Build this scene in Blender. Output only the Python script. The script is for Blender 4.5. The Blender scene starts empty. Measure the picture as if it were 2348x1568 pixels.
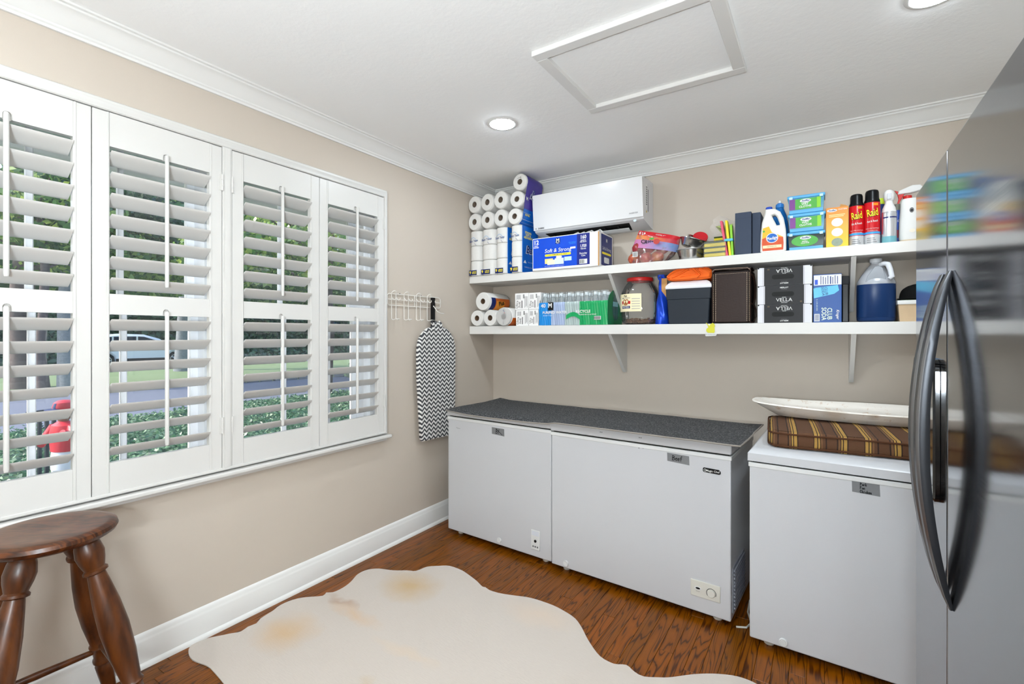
import bpy, bmesh, math, random
from mathutils import Vector, Matrix, noise
random.seed(7)
R = math.radians
SC = bpy.context.scene
COL = SC.collection

# ------------------------------------------------------------------ camera, sky, sun, exposure
cd = bpy.data.cameras.new('camera'); cam = bpy.data.objects.new('camera', cd); COL.objects.link(cam)
cd.sensor_width = 36.0; cd.lens = 1097.0*36.0/2348.0; cd.shift_y = -18.0/2348.0; cd.clip_start = .02; cd.clip_end = 400
cam.location = (2.3555, -3.3400, 1.37); cam.rotation_euler = (R(90), 0, R(32.9485)); SC.camera = cam
SC.view_settings.view_transform = 'Standard'; SC.view_settings.look = 'None'
SC.cycles.transparent_max_bounces = 16
SC.view_settings.exposure = 0.28; SC.view_settings.gamma = 1.0; SC.view_settings.use_curve_mapping = False
W = bpy.data.worlds.new('sky'); SC.world = W; W.use_nodes = True
nt = W.node_tree; nt.nodes.clear()
sky = nt.nodes.new('ShaderNodeTexSky'); sky.sky_type = 'NISHITA'; sky.sun_disc = False; sky.sun_elevation = R(42); sky.sun_rotation = R(220); sky.dust_density = 2.0
bg = nt.nodes.new('ShaderNodeBackground'); bg.inputs[1].default_value = 0.40
wo = nt.nodes.new('ShaderNodeOutputWorld'); nt.links.new(sky.outputs[0], bg.inputs[0]); nt.links.new(bg.outputs[0], wo.inputs[0])
sl = bpy.data.lights.new('sun', 'SUN'); sl.energy = 4.2; sl.angle = R(1.0); sl.color = (1, .94, .84)
so = bpy.data.objects.new('sun', sl); COL.objects.link(so); so.location = (-20, -25, 30)
so.rotation_euler = Vector((.50, .60, -.62)).to_track_quat('-Z', 'Y').to_euler()
FILL_GLOW = 178.0    # radiance of the added, unseen fill dome behind the viewer
LAMP = 185.0      # radiance of the recessed LED lenses

# ------------------------------------------------------------------ materials
def lin(c):
    if isinstance(c, str):
        c = c.lstrip('#'); c = [int(c[i:i+2], 16)/255 for i in (0, 2, 4)]
        return tuple((x/12.92 if x <= .04045 else ((x+.055)/1.055)**2.4) for x in c)
    return tuple(c)
MATS = {}
class G:
    """small node-graph helper around one material"""
    def __init__(s, name):
        s.m = bpy.data.materials.new(name); s.m.use_nodes = True; s.t = s.m.node_tree
        s.b = s.t.nodes['Principled BSDF']; s.o = s.t.nodes['Material Output']
    def n(s, ty, ins=None, **kw):
        x = s.t.nodes.new(ty)
        for k, v in kw.items(): setattr(x, k, v)
        for k, v in (ins or {}).items(): s.put(x.inputs[k], v)
        return x
    def put(s, sock, v):
        if hasattr(v, 'is_output') or hasattr(v, 'links') and not isinstance(v, (tuple, list)): s.t.links.new(v, sock)
        elif hasattr(v, 'outputs'): s.t.links.new(v.outputs[0], sock)
        else:
            if sock.type == 'RGBA' and not isinstance(v, (int, float)) and len(v) == 3: v = (*v, 1)
            sock.default_value = v
    def math(s, op, a, b=0.0, clamp=False):
        x = s.n('ShaderNodeMath', operation=op); x.use_clamp = clamp
        s.put(x.inputs[0], a); s.put(x.inputs[1], b); return x.outputs[0]
    def mix(s, f, a, b):
        x = s.n('ShaderNodeMix', data_type='RGBA'); s.put(x.inputs[0], f); s.put(x.inputs[6], a); s.put(x.inputs[7], b); return x.outputs[2]
    def ramp(s, f, stops, const=False):
        x = s.n('ShaderNodeValToRGB'); x.color_ramp.interpolation = 'CONSTANT' if const else 'LINEAR'
        e = x.color_ramp.elements
        while len(e) < len(stops): e.new(.5)
        for i, (p, c) in enumerate(stops): e[i].position = p; e[i].color = (*lin(c), 1)
        s.put(x.inputs[0], f); return x.outputs[0]
    def xyz(s, kind='Object'):
        tc = s.n('ShaderNodeTexCoord'); sp = s.n('ShaderNodeSeparateXYZ'); s.t.links.new(tc.outputs[kind], sp.inputs[0]); return tc.outputs[kind], sp.outputs
    def noise(s, vec, scale, detail=3, rough=.5):
        x = s.n('ShaderNodeTexNoise', {'Scale': scale, 'Detail': detail, 'Roughness': rough}); s.t.links.new(vec, x.inputs['Vector']); return x.outputs[0]
    def bump(s, h, st=.3, dist=.01):
        x = s.n('ShaderNodeBump', {'Strength': st, 'Distance': dist}); s.put(x.inputs['Height'], h); s.t.links.new(x.outputs[0], s.b.inputs['Normal'])
    def set(s, **kw):
        for k, v in kw.items(): s.put(s.b.inputs[k.replace('_', ' ')], v)
def M(name, col=None, rough=.5, metal=0, var=0, vs=8, bump=0, bs=60, spec=None, coat=0, trans=0, emit=0, alpha=None):
    """plain procedural material: base colour with noise variation and a fine bump"""
    if name in MATS: return MATS[name]
    g = G(name); c = lin(col)
    g.set(Roughness=rough, Metallic=metal)
    if spec is None: spec = .22 if max(c) < .12 and not metal and not coat else .35
    g.b.inputs['Specular IOR Level'].default_value = spec
    if coat: g.b.inputs['Coat Weight'].default_value = coat; g.b.inputs['Coat Roughness'].default_value = .08
    v, _ = g.xyz()
    if var:
        f = g.noise(v, vs, 4)
        g.set(Base_Color=g.mix(f, tuple(max(0, x*(1-var)) for x in c), tuple(min(1, x*(1+var)) for x in c)))
    else: g.set(Base_Color=(*c, 1))
    if bump: g.bump(g.noise(v, bs, 3), bump, .004)
    if trans: g.b.inputs['Transmission Weight'].default_value = trans
    if alpha is not None: g.b.inputs['Alpha'].default_value = alpha
    if emit: g.b.inputs['Emission Color'].default_value = (*c, 1); g.b.inputs['Emission Strength'].default_value = emit
    MATS[name] = g.m; return g.m
def clear_film(name, tint, op, rough=.1):
    """clear plastic or glass: see-through with a little tinted body and a gloss that follows Fresnel"""
    if name in MATS: return MATS[name]
    g = G(name); g.t.nodes.remove(g.b)
    tr = g.n('ShaderNodeBsdfTransparent'); df = g.n('ShaderNodeBsdfDiffuse', {'Color': lin(tint)}); gl = g.n('ShaderNodeBsdfGlossy', {'Roughness': rough})
    fr = g.n('ShaderNodeFresnel', {'IOR': 1.45})
    m1 = g.n('ShaderNodeMixShader', {0: op, 1: tr, 2: df}); m2 = g.n('ShaderNodeMixShader', {0: fr, 1: m1, 2: gl})
    g.t.links.new(m2.outputs[0], g.o.inputs[0]); MATS[name] = g.m; return g.m

# ------------------------------------------------------------------ mesh building
class MB:
    def __init__(s): s.v = []; s.f = []; s.mi = []; s.fl = set()
    def add(s, vs, fs, mi=0):
        o = len(s.v); s.v += [tuple(p) for p in vs]; s.f += [tuple(i+o for i in f) for f in fs]; s.mi += [mi]*len(fs); return s
    def bm(s, b, mi=0, mtx=None):
        b.verts.index_update(); vs = [(mtx @ v.co) if mtx else v.co.copy() for v in b.verts]
        s.add(vs, [[v.index for v in f.verts] for f in b.faces], mi); b.free(); return s
    def box(s, x0, x1, y0, y1, z0, z1, bev=0, seg=2, mi=0, mtx=None):
        if not bev:
            vs = [(x, y, z) for z in (z0, z1) for y in (y0, y1) for x in (x0, x1)]
            if mtx: vs = [mtx @ Vector(v) for v in vs]
            return s.add(vs, [(0, 2, 3, 1), (4, 5, 7, 6), (0, 1, 5, 4), (2, 6, 7, 3), (0, 4, 6, 2), (1, 3, 7, 5)], mi)
        b = bmesh.new(); bmesh.ops.create_cube(b, size=1)
        for v in b.verts: v.co = ((x0+x1)/2+v.co.x*(x1-x0), (y0+y1)/2+v.co.y*(y1-y0), (z0+z1)/2+v.co.z*(z1-z0))
        bmesh.ops.bevel(b, geom=list(b.edges), offset=bev, segments=seg, affect='EDGES', profile=.5)
        b.normal_update(); f0 = len(s.f)
        for i, f in enumerate(b.faces):
            if max(abs(c) for c in f.normal) > .99999: s.fl.add(f0+i)
        return s.bm(b, mi, mtx)
    def rings(s, rings, cap0=True, cap1=True, closed=True, mi=0):
        n = len(rings[0]); vs = [p for r in rings for p in r]; fs = []
        for i in range(len(rings)-1):
            for j in range(n if closed else n-1):
                a = i*n+j; b = i*n+(j+1) % n; fs.append((a, b, b+n, a+n))
        if cap0: fs.append(tuple(range(n-1, -1, -1)))
        if cap1: fs.append(tuple(range((len(rings)-1)*n, len(rings)*n)))
        return s.add(vs, fs, mi)
    def lathe(s, prof, c=(0, 0, 0), n=24, sx=1, sy=1, p=2.0, mi=0, axis='z', cap0=True, cap1=True):
        """prof: (radius, height) list; p>2 squares the section; axis z, x or y"""
        rs = []
        for r, h in prof:
            ring = []
            for k in range(n):
                a = 2*math.pi*k/n; ca, sa = math.cos(a), math.sin(a)
                q = (abs(ca)**p+abs(sa)**p)**(-1/p) if p != 2 else 1
                X, Y, Z = r*q*ca*sx, r*q*sa*sy, h
                if axis == 'y': X, Y, Z = X, h, -Y
                if axis == 'x': X, Y, Z = h, X, Y
                ring.append((c[0]+X, c[1]+Y, c[2]+Z))
            rs.append(ring)
        return s.rings(rs, cap0, cap1, True, mi)
    def tube(s, pts, r, n=8, mi=0, caps=True, ry=None):
        pts = [Vector(p) for p in pts]; rr = r if isinstance(r, (list, tuple)) else [r]*len(pts); rs = []
        up = None
        for i, p in enumerate(pts):
            t = (pts[min(i+1, len(pts)-1)]-pts[max(i-1, 0)]).normalized()
            if up is None: up = Vector((0, 0, 1)) if abs(t.z) < .9 else Vector((1, 0, 0))
            x = up.cross(t).normalized(); up = t.cross(x).normalized()
            rs.append([p+x*math.cos(2*math.pi*k/n)*rr[i]+up*math.sin(2*math.pi*k/n)*(ry or rr[i]) for k in range(n)])
        return s.rings(rs, caps, caps, True, mi)
    def prism(s, poly, d0, d1, plane='xz', mi=0):
        """extrude a 2-D polygon; plane xz -> along y, xy -> along z, yz -> along x"""
        f = {'xz': lambda a, b, d: (a, d, b), 'xy': lambda a, b, d: (a, b, d), 'yz': lambda a, b, d: (d, a, b)}[plane]
        return s.rings([[f(a, b, d0) for a, b in poly], [f(a, b, d1) for a, b in poly]], True, True, True, mi)
    def sheet(s, nu, nv, fn, th=0, mi=0):
        """grid of points fn(u,v); optional thickness along -normal (z)"""
        vs = [Vector(fn(i/nu, j/nv)) for j in range(nv+1) for i in range(nu+1)]; n = nu+1
        fs = [(j*n+i, j*n+i+1, (j+1)*n+i+1, (j+1)*n+i) for j in range(nv) for i in range(nu)]
        if th:
            o = len(vs); vs2 = [v+Vector(th) for v in vs]; fs2 = [tuple(i+o for i in reversed(f)) for f in fs]
            rim = [j for j in range(n)]+[j*n+nu for j in range(1, nv+1)]+[nv*n+i for i in range(nu-1, -1, -1)]+[j*n for j in range(nv-1, 0, -1)]
            fs3 = [(rim[k], o+rim[k], o+rim[(k+1) % len(rim)], rim[(k+1) % len(rim)]) for k in range(len(rim))]
            return s.add(vs+vs2, fs+fs2+fs3, mi)
        return s.add(vs, fs, mi)
    def slab(s, outer, holes, d, ins=.0, plane='xz', mi=0, c=0.0):
        """thick plate with rounded rim from an outline and holes (2-D), thickness d centred on c"""
        def inset(poly, k):
            n = len(poly); out = []
            for i in range(n):
                a = Vector(poly[i-1]); b = Vector(poly[i]); e = Vector(poly[(i+1) % n])
                t = ((b-a).normalized()+(e-b).normalized()); t = t.normalized() if t.length > 1e-6 else (b-a).normalized()
                out.append((b.x-t.y*k, b.y+t.x*k))
            return out
        def area(p): return sum(p[i-1][0]*p[i][1]-p[i][0]*p[i-1][1] for i in range(len(p)))/2
        outer = outer if area(outer) > 0 else outer[::-1]; holes = [h if area(h) < 0 else h[::-1] for h in holes]
        loops = [outer]+holes
        lev = [(-d/2, ins), (-d/2+ins, 0), (d/2-ins, 0), (d/2, ins)] if ins else [(-d/2, 0), (d/2, 0)]
        f3 = {'xz': lambda a, b, e: (a, e+c, b), 'xy': lambda a, b, e: (a, b, e+c), 'yz': lambda a, b, e: (e+c, a, b)}[plane]
        for lp in loops:
            s.rings([[f3(a, b, e) for a, b in inset(lp, k)] for e, k in lev], False, False, True, mi)
        for e, k in (lev[0], lev[-1]):
            b = bmesh.new()
            for lp in loops:
                vs = [b.verts.new(f3(x, y, e)) for x, y in inset(lp, k)]
                for i in range(len(vs)): b.edges.new((vs[i-1], vs[i]))
            bmesh.ops.triangle_fill(b, use_beauty=True, use_dissolve=False, edges=list(b.edges)); s.bm(b, mi)
        return s
    def mesh(s, name, smooth=True, ang=38):
        me = bpy.data.meshes.new(name); me.from_pydata(s.v, [], s.f)
        if any(s.mi): me.polygons.foreach_set('material_index', s.mi)
        b = bmesh.new(); b.from_mesh(me); bmesh.ops.recalc_face_normals(b, faces=list(b.faces)); b.to_mesh(me); b.free()
        if smooth:
            me.polygons.foreach_set('use_smooth', [True]*len(me.polygons)); me.set_sharp_from_angle(angle=R(ang))
            if s.fl: me.polygons.foreach_set('use_smooth', [i not in s.fl for i in range(len(me.polygons))])
        me.update(); return me
def ob(name, mb, mat, parent=None, loc=(0, 0, 0), rot=(0, 0, 0), smooth=True, ang=38, kind=None):
    me = mb.mesh(name, smooth, ang) if isinstance(mb, MB) else mb
    if not me.materials:
        for m in (mat if isinstance(mat, (list, tuple)) else [mat]): me.materials.append(m)
    o = bpy.data.objects.new(name, me); COL.objects.link(o); o.location = loc; o.rotation_euler = rot
    if parent: o.parent = parent
    if kind: o['kind'] = kind
    return o
def tag(o, label, cat, group=None):
    o['label'] = label; o['category'] = cat
    if group: o['group'] = group
    return o
def thing(name, label, cat, loc=(0, 0, 0), rz=0, group=None):
    o = bpy.data.objects.new(name, None); COL.objects.link(o); o.empty_display_size = .05
    o.location = loc; o.rotation_euler = (0, 0, R(rz)); return tag(o, label, cat, group)
def struct(name, mb, mat, smooth=False, label=None, parent=None):
    o = ob(name, mb, mat, parent, smooth=smooth)
    if not parent: o['kind'] = 'structure'
    if label: o['label'] = label
    return o
def dup(o, parent=None, loc=None, rot=None):
    c = o.copy(); COL.objects.link(c); c.parent = parent
    if loc is not None: c.location = loc
    if rot is not None: c.rotation_euler = rot
    return c
FACE = {'F': Matrix(((1, 0, 0), (0, 0, -1), (0, 1, 0))), 'R': Matrix(((0, 0, 1), (1, 0, 0), (0, 1, 0))), 'T': Matrix.Identity(3), 'X': Matrix(((0, 0, -1), (-1, 0, 0), (0, 1, 0)))}
def text(s, h, mat, parent, loc, face='F', rot=0, sx=1.0, shear=0, bold=0, wrap=None, name='lettering', th=.0003, align='CENTER', lead=1.0):
    """flat lettering, cap height h, lying on a face of its thing (F front, R right side, T top, X left-wall side)"""
    cu = bpy.data.curves.new('t', 'FONT'); cu.body = s; cu.size = h/.70; cu.align_x = align; cu.align_y = 'CENTER'
    cu.offset = bold*h; cu.shear = shear; cu.resolution_u = 2; cu.space_line = lead
    o = bpy.data.objects.new('t', cu); me = bpy.data.meshes.new_from_object(o); bpy.data.objects.remove(o); bpy.data.curves.remove(cu)
    Fm = FACE[face]; rm = Matrix.Rotation(R(rot), 3, 'Z')
    for v in me.vertices:
        p = rm @ Vector((v.co.x*sx, v.co.y, 0)); p.z = th
        if wrap:
            a = p.x/wrap; p = Vector(((wrap+th)*math.sin(a), -(wrap+th)*math.cos(a)+wrap, p.y)); v.co = p
        else: v.co = Fm @ p
    me.name = name; me.materials.clear(); me.materials.append(mat)
    o = bpy.data.objects.new(name, me); COL.objects.link(o); o.parent = parent; o.location = loc; return o
def strokes(lines, w, mat, parent, loc, face='F', th=.0004, name='writing'):
    """hand-drawn marker strokes as thin ribbons"""
    mb = MB(); Fm = FACE[face]
    for ln in lines:
        for i in range(len(ln)-1):
            a = Vector(ln[i]); b = Vector(ln[i+1]); d = (b-a).normalized(); n = Vector((-d.y, d.x))*w/2; e = d*w*.4
            q = [a-e-n, b+e-n, b+e+n, a-e+n]; mb.add([Fm @ Vector((p.x, p.y, th)) for p in q], [(0, 1, 2, 3)])
    return ob(name, mb, mat, parent, loc, smooth=False)
def plate(name, x0, x1, z0, z1, mat, parent, y=0, face='F', th=.0004, corner=0):
    """flat printed panel on a face of a thing"""
    mb = MB(); Fm = FACE[face]
    if corner:
        pts = []
        for cx, cz, a0 in ((x1-corner, z1-corner, 0), (x0+corner, z1-corner, 90), (x0+corner, z0+corner, 180), (x1-corner, z0+corner, 270)):
            for k in range(6): a = R(a0+18*k); pts.append((cx+corner*math.cos(a), cz+corner*math.sin(a)))
    else: pts = [(x0, z0), (x1, z0), (x1, z1), (x0, z1)]
    mb.rings([[Fm @ Vector((a, b, 0)) for a, b in pts], [Fm @ Vector((a, b, th)) for a, b in pts]])
    loc = {'F': (0, y, 0), 'R': (y, 0, 0), 'T': (0, 0, y), 'X': (y, 0, 0)}[face]
    return ob(name, mb, mat, parent, loc, smooth=False)
def oval(cx, cz, rx, rz, n=20): return [(cx+rx*math.cos(2*math.pi*k/n), cz+rz*math.sin(2*math.pi*k/n)) for k in range(n)]
def ovalplate(name, cx, cz, rx, rz, mat, parent, y=0, face='F', th=.0005, wrap=None, n=20):
    mb = MB(); Fm = FACE[face]; pts = oval(cx, cz, rx, rz, n)
    if wrap:
        w = lambda a, b, t: Vector(((wrap+t)*math.sin(a/wrap), -(wrap+t)*math.cos(a/wrap)+wrap, b))
        mb.rings([[w(a, b, 0) for a, b in pts], [w(a, b, th) for a, b in pts]]); return ob(name, mb, mat, parent, (0, y, 0))
    mb.rings([[Fm @ Vector((a, b, 0)) for a, b in pts], [Fm @ Vector((a, b, th)) for a, b in pts]])
    loc = {'F': (0, y, 0), 'R': (y, 0, 0), 'T': (0, 0, y)}[face]
    return ob(name, mb, mat, parent, loc, smooth=False)
def cpatch(name, r, a0, a1, z0, z1, mat, parent, c=(0, 0), th=.0005, n=16):
    """label wrapped on a round container; angles in degrees, 0 faces the room (-y), positive to the right"""
    mb = MB(); P = lambda a, z, t: (c[0]+(r+t)*math.sin(R(a)), c[1]-(r+t)*math.cos(R(a)), z)
    A = [a0+(a1-a0)*k/n for k in range(n+1)]
    mb.rings([[P(a, z0, 0) for a in A], [P(a, z0, th) for a in A], [P(a, z1, th) for a in A], [P(a, z1, 0) for a in A]], False, False, False)
    return ob(name, mb, mat, parent)

WHITE = M('white_paint', '#DBD9D5', .45, var=.02, vs=3)
SHUT = M('shutter_white', '#CFCDC9', .35, var=.015, vs=3)
TRIM = M('trim_white', '#DEDDDA', .4, var=.02, vs=3)
PAPER = M('paper_white', '#DDDBD7', .85, var=.04, vs=40, bump=.25, bs=300)
INK = M('black_ink', '#111114', .6); NAVY = M('navy_print', '#142560', .4); BLUEP = M('blue_print', '#0A48C6', .35, var=.1, vs=14)
WHITEP = M('white_print', '#DDDDDB', .5); YEL = M('yellow_print', '#F6E22E', .45); REDP = M('red_print', '#C7202B', .4); ORNG = M('orange_print', '#E88A1E', .4)
SKYB = M('sky_blue_print', '#3E9EDB', .35); GREENP = M('green_print', '#4FA645', .4, var=.15, vs=40); GREYT = M('grey_ink', '#6E6E70', .6)
BLACKP = M('black_plastic', '#0D0D0F', .3); CARD = M('cardboard', '#B98A52', .85, var=.12, vs=120)
FILM = clear_film('clear_film', '#FFFFFF', .10, .12)
# ------------------------------------------------------------------ room shell
RX, RY, RZ = 3.45, -4.75, 2.57
def wood_floor():
    g = G('oak_floor'); v, xyz = g.xyz(); oi = g.n('ShaderNodeObjectInfo'); rnd = oi.outputs['Random']
    off = g.n('ShaderNodeCombineXYZ', {0: g.math('MULTIPLY', rnd, 37.0), 1: g.math('MULTIPLY', rnd, 91.0), 2: 0.0})
    mp = g.n('ShaderNodeVectorMath', operation='MULTIPLY'); g.t.links.new(v, mp.inputs[0]); mp.inputs[1].default_value = (13, 1.0, 4)
    ad = g.n('ShaderNodeVectorMath', operation='ADD'); g.t.links.new(mp.outputs[0], ad.inputs[0]); g.t.links.new(off.outputs[0], ad.inputs[1])
    nz = g.noise(ad.outputs[0], 1.0, 2.5, .45)
    ring = g.math('PINGPONG', g.math('MULTIPLY', nz, 17.0), .5)
    line = g.ramp(ring, [(0.0, '#4a2a12'), (.06, '#6b4220'), (.15, '#a87238'), (.5, '#b67f46')])
    m2 = g.n('ShaderNodeVectorMath', operation='MULTIPLY'); g.t.links.new(v, m2.inputs[0]); m2.inputs[1].default_value = (160, 5, 1)
    fib = g.noise(m2.outputs[0], 1.0, 3, .6)
    tone = g.ramp(rnd, [(0, '#96602a'), (.35, '#b67638'), (.7, '#7a4c22'), (1, '#a86c30')])
    c = g.n('ShaderNodeMix', {0: .65, 6: line, 7: tone}, data_type='RGBA', blend_type='MULTIPLY')
    br = g.mix(g.math('MULTIPLY', fib, .5), c.outputs[2], tuple(x*.35 for x in lin('#6a3a1a')))
    gm = g.n('ShaderNodeHueSaturation', {'Value': .94, 'Saturation': 1.10, 'Color': br})
    g.set(Base_Color=gm.outputs[0], Roughness=g.math('ADD', g.math('MULTIPLY', fib, .15), .24)); g.bump(fib, .08, .002); g.b.inputs['Specular IOR Level'].default_value = .3
    return g.m
OAK = wood_floor()
def wall_paint(name, col):
    g = G(name); v, _ = g.xyz(); f = g.noise(v, 1.3, 4)
    c = lin(col); g.set(Base_Color=g.mix(f, tuple(x*.97 for x in c), tuple(min(1, x*1.03) for x in c)), Roughness=.62); g.bump(g.noise(v, 260, 2), .08, .002); return g.m
BEIGE = wall_paint('beige_wall_paint', '#C1B6A9')
def ceil_paint():
    g = G('ceiling_paint'); v, _ = g.xyz(); c = lin('#F3F3F2'); g.set(Base_Color=(*c, 1), Roughness=.8)
    g.bump(g.noise(v, 34, 4, .6), .22, .006); return g.m
CEIL = ceil_paint()
# floor: base slab with every oak board laid on it as its own piece
fl = struct('floor', MB().box(-.12, RX+.12, RY-.12, .12, -.14, -.012), M('subfloor', '#2a1609', .8, var=.2))
fl['label'] = 'glossy reddish-brown oak strip floor'
PW = .0605
row = 0; x = .004
while x < RX-.02:
    y = -random.uniform(0, .9); yy = 0.0; cuts = [0.0]
    c0 = -random.uniform(.25, .95)
    while c0 > RY+.25: cuts.append(c0); c0 -= random.uniform(.75, 1.55)
    cuts.append(RY)
    for a, b in zip(cuts[:-1], cuts[1:]):
        L = a-b
        p = ob('plank', MB().box(-PW/2+.0005, PW/2-.0005, -L/2+.0006, L/2-.0006, -.012, 0, bev=.0012, seg=1), OAK, fl, (x+PW/2, (a+b)/2, 0), smooth=False)
    x += PW; row += 1
struct('ceiling', MB().box(-.12, RX+.12, RY-.12, .12, RZ, RZ+.12), CEIL, label='white textured ceiling')
# left wall with the window opening
WY0, WY1, WZ0, WZ1 = -3.14, -1.255, .76, 2.225
w = MB(); w.box(-.15, 0, RY-.12, WY0, 0, RZ); w.box(-.15, 0, WY1, .12, 0, RZ); w.box(-.15, 0, WY0, WY1, 0, WZ0); w.box(-.15, 0, WY0, WY1, WZ1, RZ)
struct('wall_left', w, BEIGE, label='beige painted wall with the shuttered window')
struct('wall_back', MB().box(0, RX+.12, 0, .12, 0, RZ), BEIGE, label='beige painted wall behind the shelves and freezers')
struct('wall_right', MB().box(RX, RX+.12, RY-.12, 0, 0, RZ), BEIGE, label='beige painted wall behind the refrigerator')
struct('wall_front', MB().box(0, RX, RY-.12, RY, 0, RZ), BEIGE, label='beige painted wall behind the viewer')
# baseboards with cap moulding and quarter-round
BP = [(0, 0), (.030, 0), (.029, .008), (.024, .016), (.017, .02), (.016, .105), (.0135, .112), (.010, .120), (.0095, .128), (.004, .136), (0, .138)]
def run(name, prof, p0, p1, nrm, mat, label=None):
    p0 = Vector(p0); p1 = Vector(p1); n = Vector(nrm)
    o = struct(name, MB().rings([[p+n*a+Vector((0, 0, b)) for a, b in prof] for p in (p0, p1)]), mat, smooth=True)
    if label: o['label'] = label
    return o
run('baseboard_left', BP, (0, RY, 0), (0, 0, 0), (1, 0, 0), TRIM, 'white moulded baseboard under the window')
run('baseboard_back', BP, (.03, 0, 0), (RX, 0, 0), (0, -1, 0), TRIM, 'white moulded baseboard behind the freezers')
run('baseboard_right', BP, (RX, RY, 0), (RX, -.03, 0), (-1, 0, 0), TRIM)
run('baseboard_front', BP, (.03, RY, 0), (RX-.03, RY, 0), (0, 1, 0), TRIM)
CP = [(0, -.092), (.010, -.092), (.0105, -.082), (.0165, -.078), (.0165, -.070), (.024, -.064), (.038, -.046), (.052, -.030), (.062, -.022), (.070, -.018), (.070, -.010), (.080, -.008), (.080, 0), (0, 0)]
run('trim_1', CP, (0, RY, RZ), (0, 0, RZ), (1, 0, 0), TRIM, 'white crown moulding above the window wall')
run('trim_2', CP, (0, 0, RZ), (RX, 0, RZ), (0, -1, 0), TRIM, 'white crown moulding above the shelves')
run('trim_3', CP, (RX, RY, RZ), (RX, 0, RZ), (-1, 0, 0), TRIM); run('trim_4', CP, (0, RY, RZ), (RX, RY, RZ), (0, 1, 0), TRIM)
# window: shutter frame (casing) around the opening, centre post, sill
FY0, FY1, FZ0, FZ1 = -3.188, -1.208, .735, 2.285
def casing():
    prof = [(0, .0), (.020, 0), (.024, .004), (.024, .014), (.030, .017), (.038, .019), (.040, .024), (.040, .046), (.036, .050), (0, .050)]
    mb = MB()
    pts = lambda a, b: [(a, FY0+b*.66, FZ0+b*.36), (a, FY1-b*.66, FZ0+b*.36), (a, FY1-b*.66, FZ1-b), (a, FY0+b*.66, FZ1-b)]
    n = len(prof); vs = []; fs = []
    for a, b in prof: vs += pts(a, b)
    for i in range(n):
        j = (i+1) % n
        for k in range(4): l = (k+1) % 4; fs.append((i*4+k, i*4+l, j*4+l, j*4+k))
    mb.add(vs, fs); return mb
cs = struct('trim_5', casing(), SHUT, smooth=True, label='white stepped shutter frame around the window')
cs2 = struct('trim_6', MB().box(0, .036, -2.2145, -2.1725, .748, 2.236, bev=.002).box(.036, .040, -2.206, -2.181, .752, 2.233, bev=.001), SHUT, label='white upright post between the two pairs of shutters')
struct('trim_7', MB().box(-.02, .058, -3.21, -1.196, .712, .733, bev=.006, seg=3).box(0, .026, -3.19, -1.212, .694, .712, bev=.003), SHUT, smooth=True, label='white window sill under the shutters')
# window units: jambs, sashes, muntins and panes
GLASS = clear_film('window_glass', '#F4FBFF', .02, .0)
VINYL = M('window_white', '#E9EBEE', .4, var=.02)
def window_unit(name, y0, y1, munts):
    mb = MB()
    mb.box(-.17, -.05, y0, y0+.035, WZ0, WZ1).box(-.17, -.05, y1-.035, y1, WZ0, WZ1).box(-.17, -.05, y0, y1, WZ1-.03, WZ1).box(-.17, -.05, y0, y1, WZ0, WZ0+.03)
    o = struct(name, mb, VINYL); o['label'] = 'white double-hung window behind the shutters, ' + ('nearer the stool' if y1 < -2 else 'nearer the shelves')
    a, b, mid = y0+.035, y1-.035, 1.485
    for z0, z1, x0 in ((WZ0+.03, mid+.02, -.115), (mid-.02, WZ1-.03, -.15)):
        s = MB(); s.box(x0-.03, x0, a, a+.03, z0, z1).box(x0-.03, x0, b-.03, b, z0, z1).box(x0-.03, x0, a+.03, b-.03, z0, z0+.04).box(x0-.03, x0, a+.03, b-.03, z1-.04, z1)
        sa = struct('sash', s, VINYL, parent=o)
        for yv in munts:
            q = MB().box(x0-.028, x0-.002, yv-.011, yv+.011, z0+.04, z1-.04, bev=.004, seg=1); struct('muntin', q, VINYL, parent=sa)
        ys = [a+.03]+list(munts)+[b-.03]
        for q0, q1 in zip(ys[:-1], ys[1:]): struct('pane', MB().box(x0-.017, x0-.013, q0, q1, z0+.04, z1-.04), GLASS, parent=sa)
    return o
window_unit('window_1', -3.14, -2.218, (-2.815, -2.535)); window_unit('window_2', -2.162, -1.300, (-1.815, -1.535))
struct('trim_8', MB().box(-.17, -.012, -2.218, -2.162, WZ0, WZ1).box(-.17, -.03, -1.300, -1.255, WZ0, WZ1), VINYL, label='white mullion between the two windows')
# ------------------------------------------------------------------ plantation shutters
PAN = [(-3.153, -2.6865, 'white plantation shutter panel at the left edge of the photo, above the stool'),
       (-2.6835, -2.2165, 'white plantation shutter panel with the white car seen through its louvers'),
       (-2.1705, -1.7075, 'white plantation shutter panel just right of the centre post'),
       (-1.7045, -1.2435, 'white plantation shutter panel farthest right, next to the wire hook rack')]
def louver_mesh(L):
    c, t = .0405, .0050; n = 14
    pts = []
    for k in range(n):
        a = 2*math.pi*k/n; u = math.cos(a); pts.append((c*(abs(u)**.8)*(1 if u > 0 else -1), t*math.sin(a)))
    tl = R(33); rot = [(u*math.cos(tl)-v*math.sin(tl), u*math.sin(tl)+v*math.cos(tl)) for u, v in pts]
    return MB().rings([[(a, y, b) for a, b in rot] for y in (-L/2, L/2)])
SZ0, SZ1 = .752, 2.231
OP = [(.869, 1.447), (1.527, 2.100)]
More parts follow.
